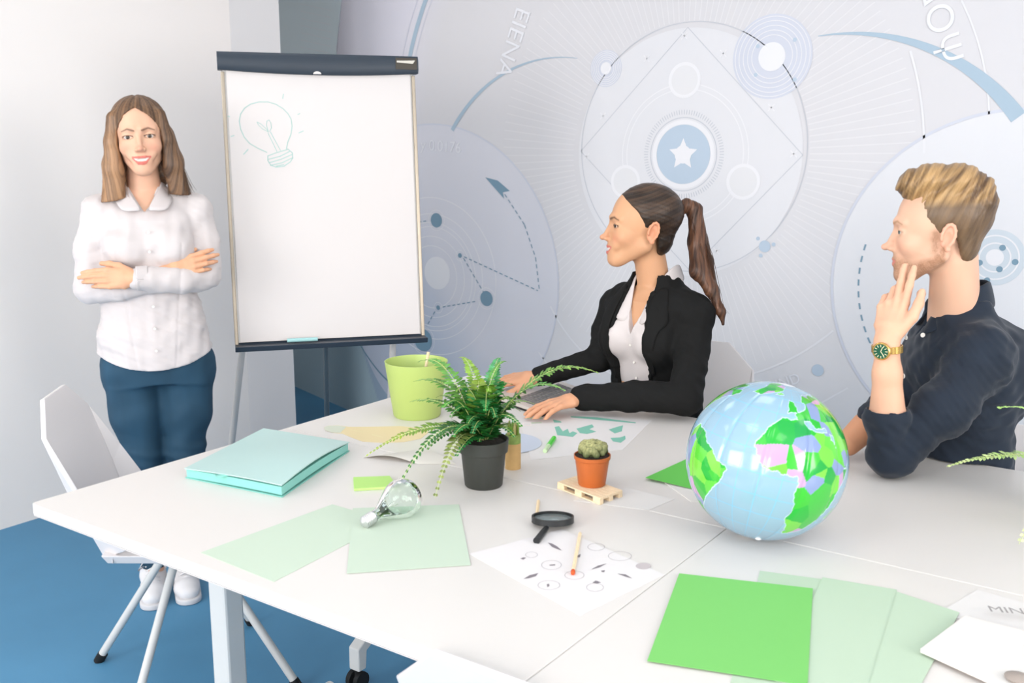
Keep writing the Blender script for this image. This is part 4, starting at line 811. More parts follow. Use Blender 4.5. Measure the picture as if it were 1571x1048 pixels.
def mesh_obj(name, parts, m, parent=None, cols=None):
    V = []; F = []; n = 0
    for v, f in parts: V.append(v); F.append(f + n); n += len(v)
    V = np.concatenate(V); F = np.concatenate(F); me = bpy.data.meshes.new(name); me.vertices.add(len(V)); me.vertices.foreach_set('co', V.astype(np.float32).ravel())
    me.loops.add(F.size); me.loops.foreach_set('vertex_index', F.astype(np.int32).ravel()); me.polygons.add(len(F)); me.polygons.foreach_set('loop_start', np.arange(0, F.size, 4, dtype=np.int32)); me.polygons.foreach_set('loop_total', np.full(len(F), 4, np.int32))
    me.update(calc_edges=True); me.validate(); me.polygons.foreach_set('use_smooth', [True] * len(me.polygons)); me.materials.append(m)
    if cols is not None: setcol(me, cols)
    o = bpy.data.objects.new(name, me); col.objects.link(o)
    if parent: o.parent = parent
    return o
def hnoise(p, fr, seed, n=6):
    r = np.random.RandomState(seed); o = 0
    for i in range(n): k = r.normal(size=3) * fr; o = o + np.sin(p @ k + r.uniform(0, 6.28))
    return o / n ** 0.5

def head_field(F, M, t, sc, g):
    """head in its own frame: faces -y, eyes at z = 0, crown about 0.116, chin about -0.112"""
    F.set(M, t, sc); male = g.get('male', 0); jw = g.get('jaw', 1.0); ns = g.get('nose', 1.0)
    F.ell((0, .016, .038), (.073, .091, .078), .02); F.ell((0, -.018, .004), (.063, .068, .092), .025)
    F.cone((0, -.035, -.045), (0, -.056, -.086), .044, .025, .03)
    F.pair(lambda q: F.cone((q * .049 * jw, .008, -.052), (q * .013 * jw, -.066, -.0965 - .0015 * male), .0165, .0128 + .0017 * male, .026))
    F.ell((0, -.074, -.097 - .002 * male), (.017 * jw, .013, .0130), .012); F.pair(lambda q: F.ell((q * .036, -.055, -.030), (.021, .020, .021), .022))
    F.pair(lambda q: F.cone((q * .010, -.083, .021), (q * .043, -.066, .019), .0085 + .0015 * male, .006, .012))
    F.pair(lambda q: F.ell((q * .031, -.092, .001), (.0180, .0165, .0120), .010, -1))
    F.pair(lambda q: F.ell((q * .031, -.0680, .0005), (.0160, .0145, .0135), .005)); F.pair(lambda q: F.ell((q * .031, -.0865, -.0006), (.0142, .0108, .0052 - .0004 * male), .0016, -1)); F.pair(lambda q: F.ell((q * .0375, -.0800, -.0008), (.0065, .0090, .0036), .0016, -1))
    F.cone((0, -.083, .008), (0, -.100 - .004 * (ns - 1), -.030), .0062, .0078, .010); F.ell((0, -.1045 * 1.0 - .004 * ns, -.0355), (.0088, .0088 * ns, .0078), .006)
    F.pair(lambda q: F.ell((q * .0105, -.0965, -.0385), (.0062, .0085, .0062), .005)); F.pair(lambda q: F.ell((q * .0060, -.1005, -.0465), (.0022, .0038, .0020), .0015, -1))
    F.ell((0, -.0765, -.067), (.029, .0155, .023), .014); F.ell((0, -.0700, -.047), (.027, .0175, .022), .014); F.ell((0, -.0890, -.0370), (.0110, .0140, .0085), .006)
    if g.get('smile'):
        F.pair(lambda q: F.chain([(0, -.0900, -.0610), (q * .010, -.0892, -.0600), (q * .025, -.079, -.0605)], [.0036, .0038, .0020], .004)); F.pair(lambda q: F.chain([(0, -.0885, -.0775), (q * .010, -.0872, -.0765), (q * .025, -.079, -.0620)], [.0052, .0048, .0020], .004))
        F.ell((0, -.098, -.0685), (.0205, .0125, .0044), .0015, -1); F.pair(lambda q: F.ell((q * .030, -.071, -.052), (.011, .010, .013), .012))
    else:
        F.pair(lambda q: F.chain([(0, -.0895, -.0635), (q * .009, -.0888, -.0625), (q * .023, -.080, -.0665)], [.0040, .0042, .0020], .005)); F.pair(lambda q: F.chain([(0, -.0880, -.0745), (q * .009, -.0868, -.0742), (q * .022, -.080, -.0680)], [.0054, .0048, .0020], .005))
        F.ell((0, -.0985, -.0680), (.0225, .0085, .0009), .0016, -1)
    if male: F.ell((0, -.072, -.101), (.022, .014, .014), .012)
    def ear(q):
        if not g.get('ears', 1): return
        c = np.array((q * .0760, .020, -.010)); F.ell(c, (.0050, .0150, .0265), .006, 1, rotm(-14, 'X') @ rotm(q * -12, 'Z'))
        pts = [c + np.array((q * (.003 + .0055 * math.sin(a * 0.5)), -.013 * math.cos(a) * 1.05 + .004, .002 + .0245 * math.sin(a))) for a in np.linspace(-.6, 3.6, 9)[::1]]
        pts = [c + np.array((q * .0065, .0132 * math.cos(a) + .002 + .0040 * math.sin(a), .0240 * math.sin(a) + .003)) for a in np.linspace(-1.1, 3.5, 10)]
        F.chain(pts, [.0034] * 10, .003); F.ell(c + np.array((q * .0085, -.001, -.002)), (.0088, .0085, .0160), .0025, -1, rotm(-14, 'X')); F.ell(c + np.array((q * .004, .000, -.026)), (.0042, .0075, .0072), .004); F.ell(c + np.array((q * .006, -.0115, -.004)), (.0028, .003, .0048), .003)
    F.pair(ear); F.set()
def head_cols(V, M, t, sc, g, skin):
    p = ((V - t) @ M) / sc; x, y, z = p.T; ax_ = np.abs(x); sk = hexlin(skin); c = np.repeat(sk[None], len(V), 0)
    n = hnoise(p, 55, 3)[:, None]; c = c * (1 + 0.03 * n)
    red = hexlin(g.get('blush', (214, 120, 100))); bl = np.exp(-(((ax_ - .040) / .016) ** 2 + ((z + .034) / .014) ** 2)) * (y < -.02) * .30 + np.exp(-((x / .010) ** 2 + ((z + .036) / .010) ** 2)) * (y < -.09) * .30 + (ax_ > .0745) * (np.abs(z + .01) < .04) * (y > 0) * .30
    c = c + (red - c) * np.clip(bl, 0, 1)[:, None]
    if g.get('stubble'):
        jl = np.interp(y, [-.09, -.05, -.01, .015, .03], [-.048, -.062, -.050, -.020, -.01]); lo_ = np.interp(y, [-.09, -.04, .0, .02], [-.125, -.112, -.088, -.072])
        m = np.clip((jl - z) / .014, 0, 1) * np.clip((z - lo_) / .010, 0, 1) * np.clip((.020 - y) / .006, 0, 1); m = np.maximum(m, np.exp(-((x / .022) ** 2 + ((z + .052) / .0055) ** 2)) * (y < -.08) * 0.7)
        m = np.maximum(m, np.clip((.008 - z) / .01, 0, 1) * np.clip((z + .06) / .02, 0, 1) * np.exp(-((y + .004) / .009) ** 2) * .9)
        m = m * (0.62 + 0.16 * hnoise(p, 1500, 5, 16) + .10 * hnoise(p, 140, 6, 8)); c = c + (hexlin((150, 106, 76)) - c) * np.clip(m, 0, .85)[:, None]
    if g.get('smile'):
        up = -.0600 + 0.0 * x; lipc = np.interp(ax_, [0, .012, .026], [-.0605, -.0600, -.0605]); lipl = np.interp(ax_, [0, .012, .026], [-.0815, -.0800, -.0625]); m = (z < lipc + .0032) & (z > lipl - .0018) & (y < -.074) & (ax_ < .0275)
        inn_u = np.interp(ax_, [0, .012, .023], [-.0640, -.0640, -.0630]); inn_l = np.interp(ax_, [0, .012, .023], [-.0735, -.0720, -.0630]); te = (z < inn_u) & (z > inn_l) & (ax_ < .022) & (y < -.068)
    else:
        lipc = np.interp(ax_, [0, .003, .009, .023], [-.0600, -.0588, -.0592, -.0655]); lipl = np.interp(ax_, [0, .012, .024], [-.0800, -.0782, -.0672]); m = (z < lipc) & (z > lipl) & (y < -.076) & (ax_ < .0245); te = np.zeros(len(z), bool)
    c[m] = hexlin(g.get('lip', (192, 98, 90))); c[te] = hexlin((228, 216, 208))
    bz = np.interp(ax_, [.012, .030, .046], [.0175, .0235, .0175]) + g.get('browlift', 0.0); w_ = np.interp(ax_, [.010, .018, .046], [.0022, .0032, .0012]) * g.get('browthick', 1); m = np.exp(-((z - bz) / w_) ** 2) * (ax_ > .010) * (ax_ < .048) * (y < -.03)
    c = c + (hexlin(g.get('brow', (70, 46, 32))) - c) * np.clip(m * g.get('browa', .9), 0, 1)[:, None]
    ez = (z + .0006) / (.0052 - .0004 * g.get('male', 0)); exx = (ax_ - .031) / .0142; rr_ = exx ** 2 + ez ** 2; m = (rr_ < 1.9) & (rr_ > .45) & (y < -.06) & (np.abs(exx) < 1.15); lash = np.where(z > -.0006, g.get('lash', .8), g.get('lash', .8) * .45) * np.exp(-((np.sqrt(rr_) - 1.08) / .22) ** 2) * m
    c = c + (hexlin((40, 26, 20)) - c) * np.clip(lash, 0, 1)[:, None]; return c
def eyes(parent, M, t, sc, gaze, iris):
    for q in (-1, 1):
        gz = unit(M @ np.array(gaze)); up = np.array((0, 0, 1.0)); a = unit(np.cross(up, gz)); b = np.cross(gz, a); Mx = np.stack([a, b, gz], 1); r = .0121 * sc; th = np.concatenate([[0.001], np.linspace(.08, 1.2, 20), [1.8, 2.4, 3.1]])
        q_ = MB().lathe([(r * math.sin(v), r * math.cos(v)) for v in th], 24); V = np.array(q_.v); ang = np.arccos(np.clip(V[:, 2] / r, -1, 1)); cc = np.where((ang < .24)[:, None], hexlin((18, 14, 12)), np.where((ang < .54)[:, None], hexlin(iris) * (1 - .5 * (ang > .46))[:, None], hexlin((206, 192, 184))))
        c0 = M @ (np.array((q * .031, -.0695, -.0002)) * sc) + t; q_.v = [tuple(Mx @ v + c0) for v in V]; o = q_.build('eye', M_eye, parent, smooth=2); setcol(o.data, cc)
def hand(F, w, f, n, s, L=1.0, curl=(.25, .3, .35, .4), thumb=(.6, .5), spread=.06, k=.006, flex=(1, 1.3, .8), arm=.026):
    """w wrist, f finger direction, n back-of-hand normal, s thumb side"""
    w = np.array(w, float); f = unit(f); n = unit(n - f * (np.array(n) @ f)); s_ = np.cross(n, f); s = s_ if s_ @ np.array(s, float) > 0 else -s_
    offs = (.027, .009, -.009, -.026); base = (.083, .088, .084, .076); ln = ((.040, .024, .018), (.044, .028, .019), (.041, .026, .018), (.032, .019, .016)); rr_ = ((.0092, .0082, .0074, .0060), (.0094, .0084, .0075, .0060), (.0090, .0080, .0072, .0058), (.0080, .0070, .0062, .0052))
    F.cone(w - f * .01 * L, w + f * .03 * L, .021 * L, .020 * L, .012, 1, (s, 1.25)); F.cone(w + f * .035 * L, w + f * .062 * L - n * .002, .0150 * L, .0125 * L, .012, 1, (s, 2.3))
    out = []
    for i in range(4):
        kn = w + (f * base[i] + s * offs[i]) * L; F.cone(w + (f * .02 + s * offs[i] * .5) * L, kn, .0125 * L, rr_[i][0] * 1.08 * L, .007)
        p = kn; a = curl[i] * .8; sp = spread * (1.5 - i); d0 = unit(f + s * sp)
        for j in range(3):
            a_ = a if j == 0 else a + curl[i] * sum(flex[1:j + 1]); d = d0 * math.cos(a_) - n * math.sin(a_); q = p + d * ln[i][j] * L; F.cone(p, q, rr_[i][j] * L, rr_[i][j + 1] * L, .0035); p = q
        out.append(p)
    t0_ = w + (f * .020 + s * .020 - n * .004) * L; t1 = t0_ + unit(f * thumb[0] + s * .75 - n * thumb[1] * .4) * .040 * L; t2_ = t1 + unit(f * (thumb[0] + .35) + s * .45 - n * thumb[1] * .6) * .032 * L; t3 = t2_ + unit(f * (thumb[0] + .6) + s * .22 - n * thumb[1] * .7) * .026 * L
    F.chain([t0_, t1, t2_, t3], [.0150 * L, .0112 * L, .0098 * L, .0072 * L], .007); return out, t3
def locf(O):
    O = np.array([O[0], O[1], 0.]); d = O / np.linalg.norm(O); r = np.array([d[1], -d[0], 0.])
    L = lambda p: np.array(((np.array(p) - O) @ r, (np.array(p) - O) @ d, p[2])); return O, math.atan2(r[1], r[0]), (lambda x, y, t: L(att(x, y, t))), (lambda x, y, z: L(onz(x, y, z)))
def smax(a, b, k=.005):
    h = np.clip(.5 + .5 * (a - b) / k, 0, 1); return b + (a - b) * h + k * h * (1 - h)
def streak(c, a, seed, f=300):
    r = np.random.RandomState(seed); o = 0
    for i, (m, w_) in enumerate(((.35, .22), (1, .20), (2.1, .17), (4.3, .13))): o = o + w_ * np.sin(c * f * m + (1.5 + m) * np.sin(a * r.uniform(14, 30) + r.uniform(0, 6)) + r.uniform(0, 6))
    return o
def hair_cols(V, c1, c2, c3, freq, seed, axis=2):
    n = hnoise(V * np.array((1, 1, .12) if axis == 2 else (.3, 1, 1)), freq, seed, 9); n2 = hnoise(V * np.array((1, 1, .25)), freq * .3, seed + 1, 5); a, b, c = hexlin(c1), hexlin(c2), hexlin(c3)
    t = np.clip(.5 + .42 * n, 0, 1)[:, None]; u = np.clip(.15 + .3 * n2, 0, 1)[:, None]; return (a + (b - a) * t) * (1 - u) + c * u
def strands(name, parent, guides, m, n=30, r=.0011, jit=.006, seed=0, cols=None):
    """loose locks that follow guide curves, joined: nobody could count them"""
    rnd = random.Random(seed); q = MB()
    for gd in guides:
        gd = [np.array(p, float) for p in gd]
        for i in range(n):
            o = np.array([rnd.gauss(0, jit) for _ in range(3)]); ph = rnd.uniform(0, 6.28); T = np.linspace(0, 1, 9); K = np.linspace(0, 1, len(gd)); P = [np.array([np.interp(tt, K, [g_[c] for g_ in gd]) for c in range(3)]) for tt in T]
            P = [p + o * (.35 + .9 * tt) + np.array((.0015 * math.sin(ph + 5 * tt), .0015 * math.cos(ph + 4 * tt), 0)) for p, tt in zip(P, T)]; e = rnd.uniform(.85, 1.0); P = P[:max(4, int(len(P) * e))]
            q.tube(P, [r * (1 - .75 * j / (len(P) - 1)) for j in range(len(P))], n=3, cap=False)
    o = q.build(name, m, parent, smooth=2); o['kind'] = 'stuff'; return o
M_skin = mat('skin', (226, 178, 150), 0.48, attr='Col', sss=0.12, spec=0.35, bump=(600, 0.06, 0.0006)); M_eye = mat('eye_surface', (240, 240, 240), 0.08, attr='Col', spec=0.6)
M_hair = mat('hair', (90, 64, 44), 0.42, attr='Col', spec=0.45, bump=(260, 0.5, 0.0015), stretch=(1, 1, 0.06))
M_shirt = mat('white_cotton', (208, 200, 199), 0.75, sheen=0.2, bump=(500, 0.10, 0.0006)); M_jeans = mat('dark_blue_denim', (36, 70, 92), 0.8, var=(9, 0.22), bump=(700, 0.25, 0.0008), stretch=(1, 1, 0.35))
M_blazer = mat('black_suit_cloth', (22, 22, 22), 0.85, spec=.25, sheen=0.0, bump=(600, 0.15, 0.0006)); M_navys = mat('navy_cotton', (17, 30, 46), 0.8, sheen=0.12, var=(14, 0.10), bump=(600, 0.18, 0.0006)); M_btn = mat('pearl_button', (232, 228, 222), 0.3); M_shoe = mat('white_canvas', (228, 226, 228), 0.7, bump=(300, 0.15))
def flap(name, pts, th, m, parent, sub=3):
    """a thin piece of cloth through a grid of points (rows of equal length)"""
    G = np.array(pts, float); nr, nc = G.shape[:2]; V = [tuple(G[i, j]) for i in range(nr) for j in range(nc)]; me = bpy.data.meshes.new(name); me.from_pydata(V, [], [(i * nc + j, i * nc + j + 1, (i + 1) * nc + j + 1, (i + 1) * nc + j) for i in range(nr - 1) for j in range(nc - 1)])
    me.materials.append(m); me.polygons.foreach_set('use_smooth', [True] * len(me.polygons)); o = bpy.data.objects.new(name, me); col.objects.link(o); o.parent = parent
    a = o.modifiers.new('sub', 'SUBSURF'); a.levels = 2; a.render_levels = 2; b = o.modifiers.new('thick', 'SOLIDIFY'); b.thickness = th; b.offset = 0; return o
def buttons(parent, pts, r=.0055):
    for p, n in pts:
        n = unit(n); a = unit(np.cross(n, (0, 0, 1))); b = np.cross(n, a); MB().lathe([(0, 0), (r, .0005), (r * .95, .0022), (r * .6, .0018), (0, .0016)], 14, p, np.stack([a, b, n], 1)).build('button', M_btn, parent, smooth=True)
# ================================================================== woman standing by the flip chart
def standing_woman():
    O, yaw, T, Zp = locf((-2.80, 1.95)); I3 = np.eye(3)
    M = rotm(-3, 'Z') @ rotm(-4, 'Y') @ rotm(0, 'X'); t = np.array((-.010, -.020, 1.527)); sc = 1.03; g = dict(smile=1, jaw=.95, nose=.95, ears=0, lip=(208, 116, 104), brow=(84, 58, 42), browthick=1.2, lash=1.0); skin = (224, 176, 148)
    F = Field((-.12, -.16, 1.15), (.11, .13, 1.66), .0021); head_field(F, M, t, sc, g); F.cone((-.008, .005, 1.47), (-.006, .028, 1.30), .050, .056, .02); F.cone((-.09, .02, 1.30), (.08, .02, 1.30), .05, .05, .04)
    F.ell((-.006, .008, 1.26), (.095, .074, .09), .03)
    V, Fc = F.mesh(); C1 = head_cols(V, M, t, sc, g, skin); parts = [(V, Fc)]
    H = Field((-.25, -.24, 1.05), (.24, .02, 1.22), .0022)
    hand(H, (-.050, -.168, 1.098), (-1, .12, .02), (-.05, -1, .25), (0, .2, 1), .98, curl=(.16, .20, .24, .30), thumb=(1.2, .9), spread=-.05); H.cone((-.06, -.166, 1.098), (-.025, -.160, 1.096), .022, .022, .01)
    hand(H, (.046, -.112, 1.106), (.94, .0, .28), (-.1, -1, .25), (0, .3, 1), .95, curl=(.18, .22, .26, .32), thumb=(1.3, .9), spread=.03); H.cone((.04, -.112, 1.106), (-.04, -.11, 1.09), .020, .022, .01)
    v2, f2 = H.mesh(); C2 = np.repeat(hexlin((222, 168, 134))[None], len(v2), 0) * (1 + .03 * hnoise(v2, 60, 2))[:, None]; parts.append((v2, f2))
    Bd = Field((-.26, -.20, .02), (.25, .16, 1.34), .010); Bd.add(Bd.loft([(.86, -.005, 0, .14, .09), (.95, -.008, 0, .13, .09), (1.2, -.008, 0, .14, .09), (1.32, -.008, .01, .12, .06)]), .02)
    for q, kx, axx in ((-1, -.062, -.060), (1, .060, .042)): Bd.chain([(q * .08, 0, .84), (kx, -.01, .48), (axx, .01, .08)], [.065, .045, .034], .02)
    v3, f3 = Bd.mesh(); parts.append((v3, f3)); C3 = np.repeat(hexlin(skin)[None], len(v3), 0)
    root = mesh_obj('person', parts, M_skin, None, np.concatenate([C1, C2, C3])); root.location = O; root.rotation_euler = (0, 0, yaw)
    tag(root, 'woman with long brown hair standing with folded arms, in white shirt and jeans', 'person'); eyes(root, M, t, sc, (0.0, -1, .0), (70, 56, 40))
    # hair
    Hf = Field((-.20, -.14, 1.30), (.16, .17, 1.68), .0028); Hf.set(M, t, sc); Hf.ell((0, .016, .042), (.084, .100, .085), .02); Hf.ell((0, .055, -.06), (.083, .058, .12), .03)
    Hf.chain([(-.066, -.036, .060), (-.076, -.036, -.010), (-.087, -.032, -.090), (-.100, -.024, -.190)], [.020, .0250, .030, .036], .014, 1, ((0, 1, 0), .75)); Hf.chain([(-.07, .03, .0), (-.090, .02, -.08), (-.100, .01, -.180)], [.03, .03, .030], .02)
    Hf.chain([(.064, -.036, .060), (.074, -.036, -.010), (.083, -.030, -.090), (.093, -.018, -.185)], [.020, .0245, .029, .034], .014, 1, ((0, 1, 0), .75)); Hf.chain([(.07, .03, .0), (.083, .02, -.08), (.090, .01, -.170)], [.03, .03, .028], .02)
    Hf.set(); X, Y, Z = Hf.grid(); Pq = [X - t[0], Y - t[1], Z - t[2]]; l3 = [(Pq[0] * M[0, j] + Pq[1] * M[1, j] + Pq[2] * M[2, j]) / sc for j in range(3)]
    Hf.f = smax(Hf.f, (-.168 - .12 * np.abs(l3[0]) + .10 * l3[1] - l3[2]).astype(np.float32), .004).astype(np.float32)
    wz = np.interp(l3[2], [-.15, -.11, -.07, -.02, .02, .045, .065, .080, .088], [.060, .052, .058, .064, .060, .048, .032, .012, -.012]); yo = np.interp(l3[2], [-.15, -.09, .0, .1], [.02, -.01, -.035, -.045])
    Hf.f = smax(Hf.f, -smax(np.abs(l3[0] + .003 * (l3[2] > .06)) - wz, l3[1] - yo, .01), .006).astype(np.float32); Hf.f += (.0035 * np.exp(-(l3[0] / .0035) ** 2) * (l3[2] > .075) * (l3[1] < .05)).astype(np.float32)
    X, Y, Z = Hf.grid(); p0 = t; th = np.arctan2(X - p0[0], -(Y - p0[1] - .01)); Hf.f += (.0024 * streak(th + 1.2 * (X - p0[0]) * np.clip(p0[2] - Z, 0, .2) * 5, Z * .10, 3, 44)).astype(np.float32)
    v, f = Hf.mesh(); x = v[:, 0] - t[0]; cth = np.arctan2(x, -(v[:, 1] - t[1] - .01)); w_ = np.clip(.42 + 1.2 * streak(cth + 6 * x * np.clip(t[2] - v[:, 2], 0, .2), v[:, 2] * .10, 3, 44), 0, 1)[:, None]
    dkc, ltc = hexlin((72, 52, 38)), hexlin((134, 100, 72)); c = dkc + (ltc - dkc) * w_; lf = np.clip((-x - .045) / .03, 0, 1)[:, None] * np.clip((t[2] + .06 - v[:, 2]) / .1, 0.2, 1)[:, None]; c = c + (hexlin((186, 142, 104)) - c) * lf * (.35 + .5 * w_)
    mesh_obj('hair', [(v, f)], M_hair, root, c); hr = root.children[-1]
    for q, cl_ in ((-1, (150, 112, 80)), (1, (92, 68, 50))):
        W = lambda p: M @ (np.array(p) * sc) + t
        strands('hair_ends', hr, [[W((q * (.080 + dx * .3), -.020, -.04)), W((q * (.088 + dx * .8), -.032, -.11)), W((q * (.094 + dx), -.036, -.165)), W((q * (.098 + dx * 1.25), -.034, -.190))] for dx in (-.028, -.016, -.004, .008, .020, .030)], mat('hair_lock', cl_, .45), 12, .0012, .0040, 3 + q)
    # shirt
    S = Field((-.27, -.24, .76), (.26, .16, 1.40), .0042)
    secs = [(.770, -.005, .0, .180, .122), (.84, -.006, .0, .181, .124), (.93, -.010, .0, .166, .112), (1.01, -.012, .0, .150, .100), (1.10, -.010, -.002, .146, .100), (1.20, -.008, -.004, .150, .104), (1.27, -.006, .004, .148, .090), (1.315, -.006, .014, .140, .068), (1.345, -.006, .020, .105, .055), (1.372, -.006, .022, .062, .056)]
    S.add(S.loft(secs, 0, 2.3), .015); S.pair(lambda q: S.ell((q * .066 - .008, -.082, 1.185), (.066, .055, .060), .035))
    S.pair(lambda q: S.cone((q * .11 - .004, .012, 1.325), (q * .150 - .004, .012, 1.300), .036, .044, .03))
    S.chain([(-.156, .010, 1.295), (-.182, -.004, 1.18), (-.190, -.03, 1.060)], [.047, .045, .046], .02); S.chain([(.146, .010, 1.295), (.166, -.004, 1.19), (.166, -.035, 1.080)], [.046, .046, .047], .02)
    S.chain([(-.186, -.045, 1.052), (-.10, -.095, 1.062), (.03, -.112, 1.088)], [.045, .042, .034], .008)
    S.chain([(.160, -.050, 1.080), (.085, -.118, 1.078), (-.048, -.160, 1.096)], [.046, .043, .034], .004)
    X, Y, Z = S.grid(); hem = .792 + .050 * np.clip((np.abs(X + .006) / .18), 0, 1) ** 2.2 * (Y < .2); nk = np.maximum(np.abs(X + .012) - np.clip((Z - 1.292) * .55, 0, .05), -(Z - 1.292)); 
    S.noise(.0022, 38, 5, 7, (1, 1, .8)); S.noise(.0012, 90, 8, 6, (1, .5, .7)); S.f += (.0030 * streak(Z + .5 * np.abs(X), X, 4, 70) * np.clip((np.abs(X) - .11) / .03, 0, 1) * (Z > 1.03) * (Y < .01)).astype(np.float32); S.f += (.0040 * streak(X * .5 + Z, Y, 5, 60) * (Z < 1.03)).astype(np.float32)
    S.f += (-.0022 * np.exp(-((X + .006) / .013) ** 2) * (Z < 1.30)).astype(np.float32); S.f += (.0020 * np.exp(-((np.abs(X + .006) - .078 - .1 * (Z - 1.0)) / .0035) ** 2) * (Z < 1.20)).astype(np.float32)
    S.f = np.maximum(S.f, hem - Z).astype(np.float32); S.f = np.where(Y < .02, np.maximum(S.f, -nk), S.f).astype(np.float32); hole = np.sqrt(((X + .006) / 1.0) ** 2 + ((Y - .018) / 1.0) ** 2) - .050; S.f = np.maximum(S.f, np.where(Z > 1.345, -hole, -1)).astype(np.float32)
    cw = np.sqrt((X + .048 + .0) ** 2 * 25 + (Z - 1.097) ** 2 + (Y + .16) ** 2)
    sh = mesh_obj('shirt', [S.mesh()], M_shirt, root)
    for q in (-1, 1):                          # collar leaves
        cx = -.007
        cx = -.012
        rows = [[(cx + q * .030, .068, 1.402), (cx + q * .054, .040, 1.400), (cx + q * .058, .0, 1.388), (cx + q * .040, -.048, 1.352), (cx + q * .004, -.088, 1.298)], [(cx + q * .034, .082, 1.385), (cx + q * .066, .046, 1.382), (cx + q * .073, -.004, 1.368), (cx + q * .060, -.054, 1.340), (cx + q * .026, -.092, 1.302)],
                [(cx + q * .038, .090, 1.362), (cx + q * .078, .050, 1.360), (cx + q * .089, -.010, 1.346), (cx + q * .084, -.056, 1.326), (cx + q * .066, -.088, 1.296)]]
        flap('collar', rows, .003, M_shirt, sh)
    rows = [[(-.050 + dx, -.160 + .034 * 1.1 * -math.cos(a) + dx * .4, 1.096 + .037 * math.sin(a)) for a in np.linspace(0, 2 * math.pi, 17)] for dx in (0, .018, .036)]; flap('cuff', rows, .003, M_shirt, sh)
    buttons(sh, [((-.006, y, z), (0, -1, 0)) for y, z in ((-.118, 1.235), (-.134, 1.175), (-.1145, 1.0), (-.121, .93), (-.130, .86))], .0045)
    # jeans
    J = Field((-.22, -.16, .07), (.22, .16, .90), .0055); J.add(J.loft([(.74, -.004, .004, .150, .105), (.80, -.004, .004, .168, .112), (.89, -.006, .002, .160, .108)], 0, 2.4), .03)
    for q, hx, kx, axx in ((-1, -.088, -.066, -.062), (1, .086, .062, .044)): J.chain([(hx, .004, .77), ((hx + kx) / 2 + q * .004, -.004, .63), (kx, -.012, .49), ((kx + axx) / 2, .010, .32), (axx, .012, .09)], [.092, .078, .061, .055, .042], .03)
    J.noise(.0016, 60, 3, 6, (.6, .6, 1.2)); X, Y, Z = J.grid(); J.f += (.0022 * np.sin(150 * Z + 30 * X) * np.exp(-((Z - .47) / .06) ** 2)).astype(np.float32); J.f = np.maximum(J.f, .085 - Z).astype(np.float32); mesh_obj('trousers', [J.mesh()], M_jeans, root)
    for q, cx in ((-1, -.066), (1, .040)):
        A = Field((cx - .07, -.19, -.004), (cx + .07, .10, .14), .003); A.cone((cx, .02, .045), (cx, -.10, .036), .042, .036, .02, 1, ((0, 0, 1), .85)); A.cone((cx, -.10, .034), (cx + q * .004, -.128, .032), .040, .034, .02, 1, ((0, 0, 1), .75)); A.cone((cx, .03, .05), (cx, .02, .11), .038, .036, .02); X, Y, Z = A.grid(); A.f = np.maximum(A.f, .012 - Z).astype(np.float32)
        s1 = mesh_obj('shoe', [A.mesh()], M_shoe, root); Bf = Field((cx - .07, -.19, -.004), (cx + .07, .10, .04), .003); Bf.cone((cx, .025, .012), (cx + q * .003, -.128, .012), .044, .042, .01); X, Y, Z = Bf.grid(); Bf.f = np.maximum(Bf.f, np.maximum(.001 - Z, Z - .020)).astype(np.float32); mesh_obj('sole', [Bf.mesh()], mat('pale_rubber_sole', (216, 214, 216), .6), s1)
        lc_ = MB()
        for k in range(6): y_ = -.085 + k * .016; z_ = .066 + k * .0085; lc_.tube([(cx - .022, y_, z_ - .004), (cx, y_ - .003, z_ + .006), (cx + .022, y_ + .004, z_ - .002)], .0026, n=6)
        lc_.tube([(cx, .0, .115), (cx - .03, -.03, .115), (cx - .045, -.03, .09), (cx - .02, -.012, .10)], .0024, n=6); lc_.tube([(cx, .0, .115), (cx + .03, -.03, .112), (cx + .045, -.03, .088)], .0024, n=6); lc_.build('laces', M_shoe, s1, smooth=2)
standing_woman()

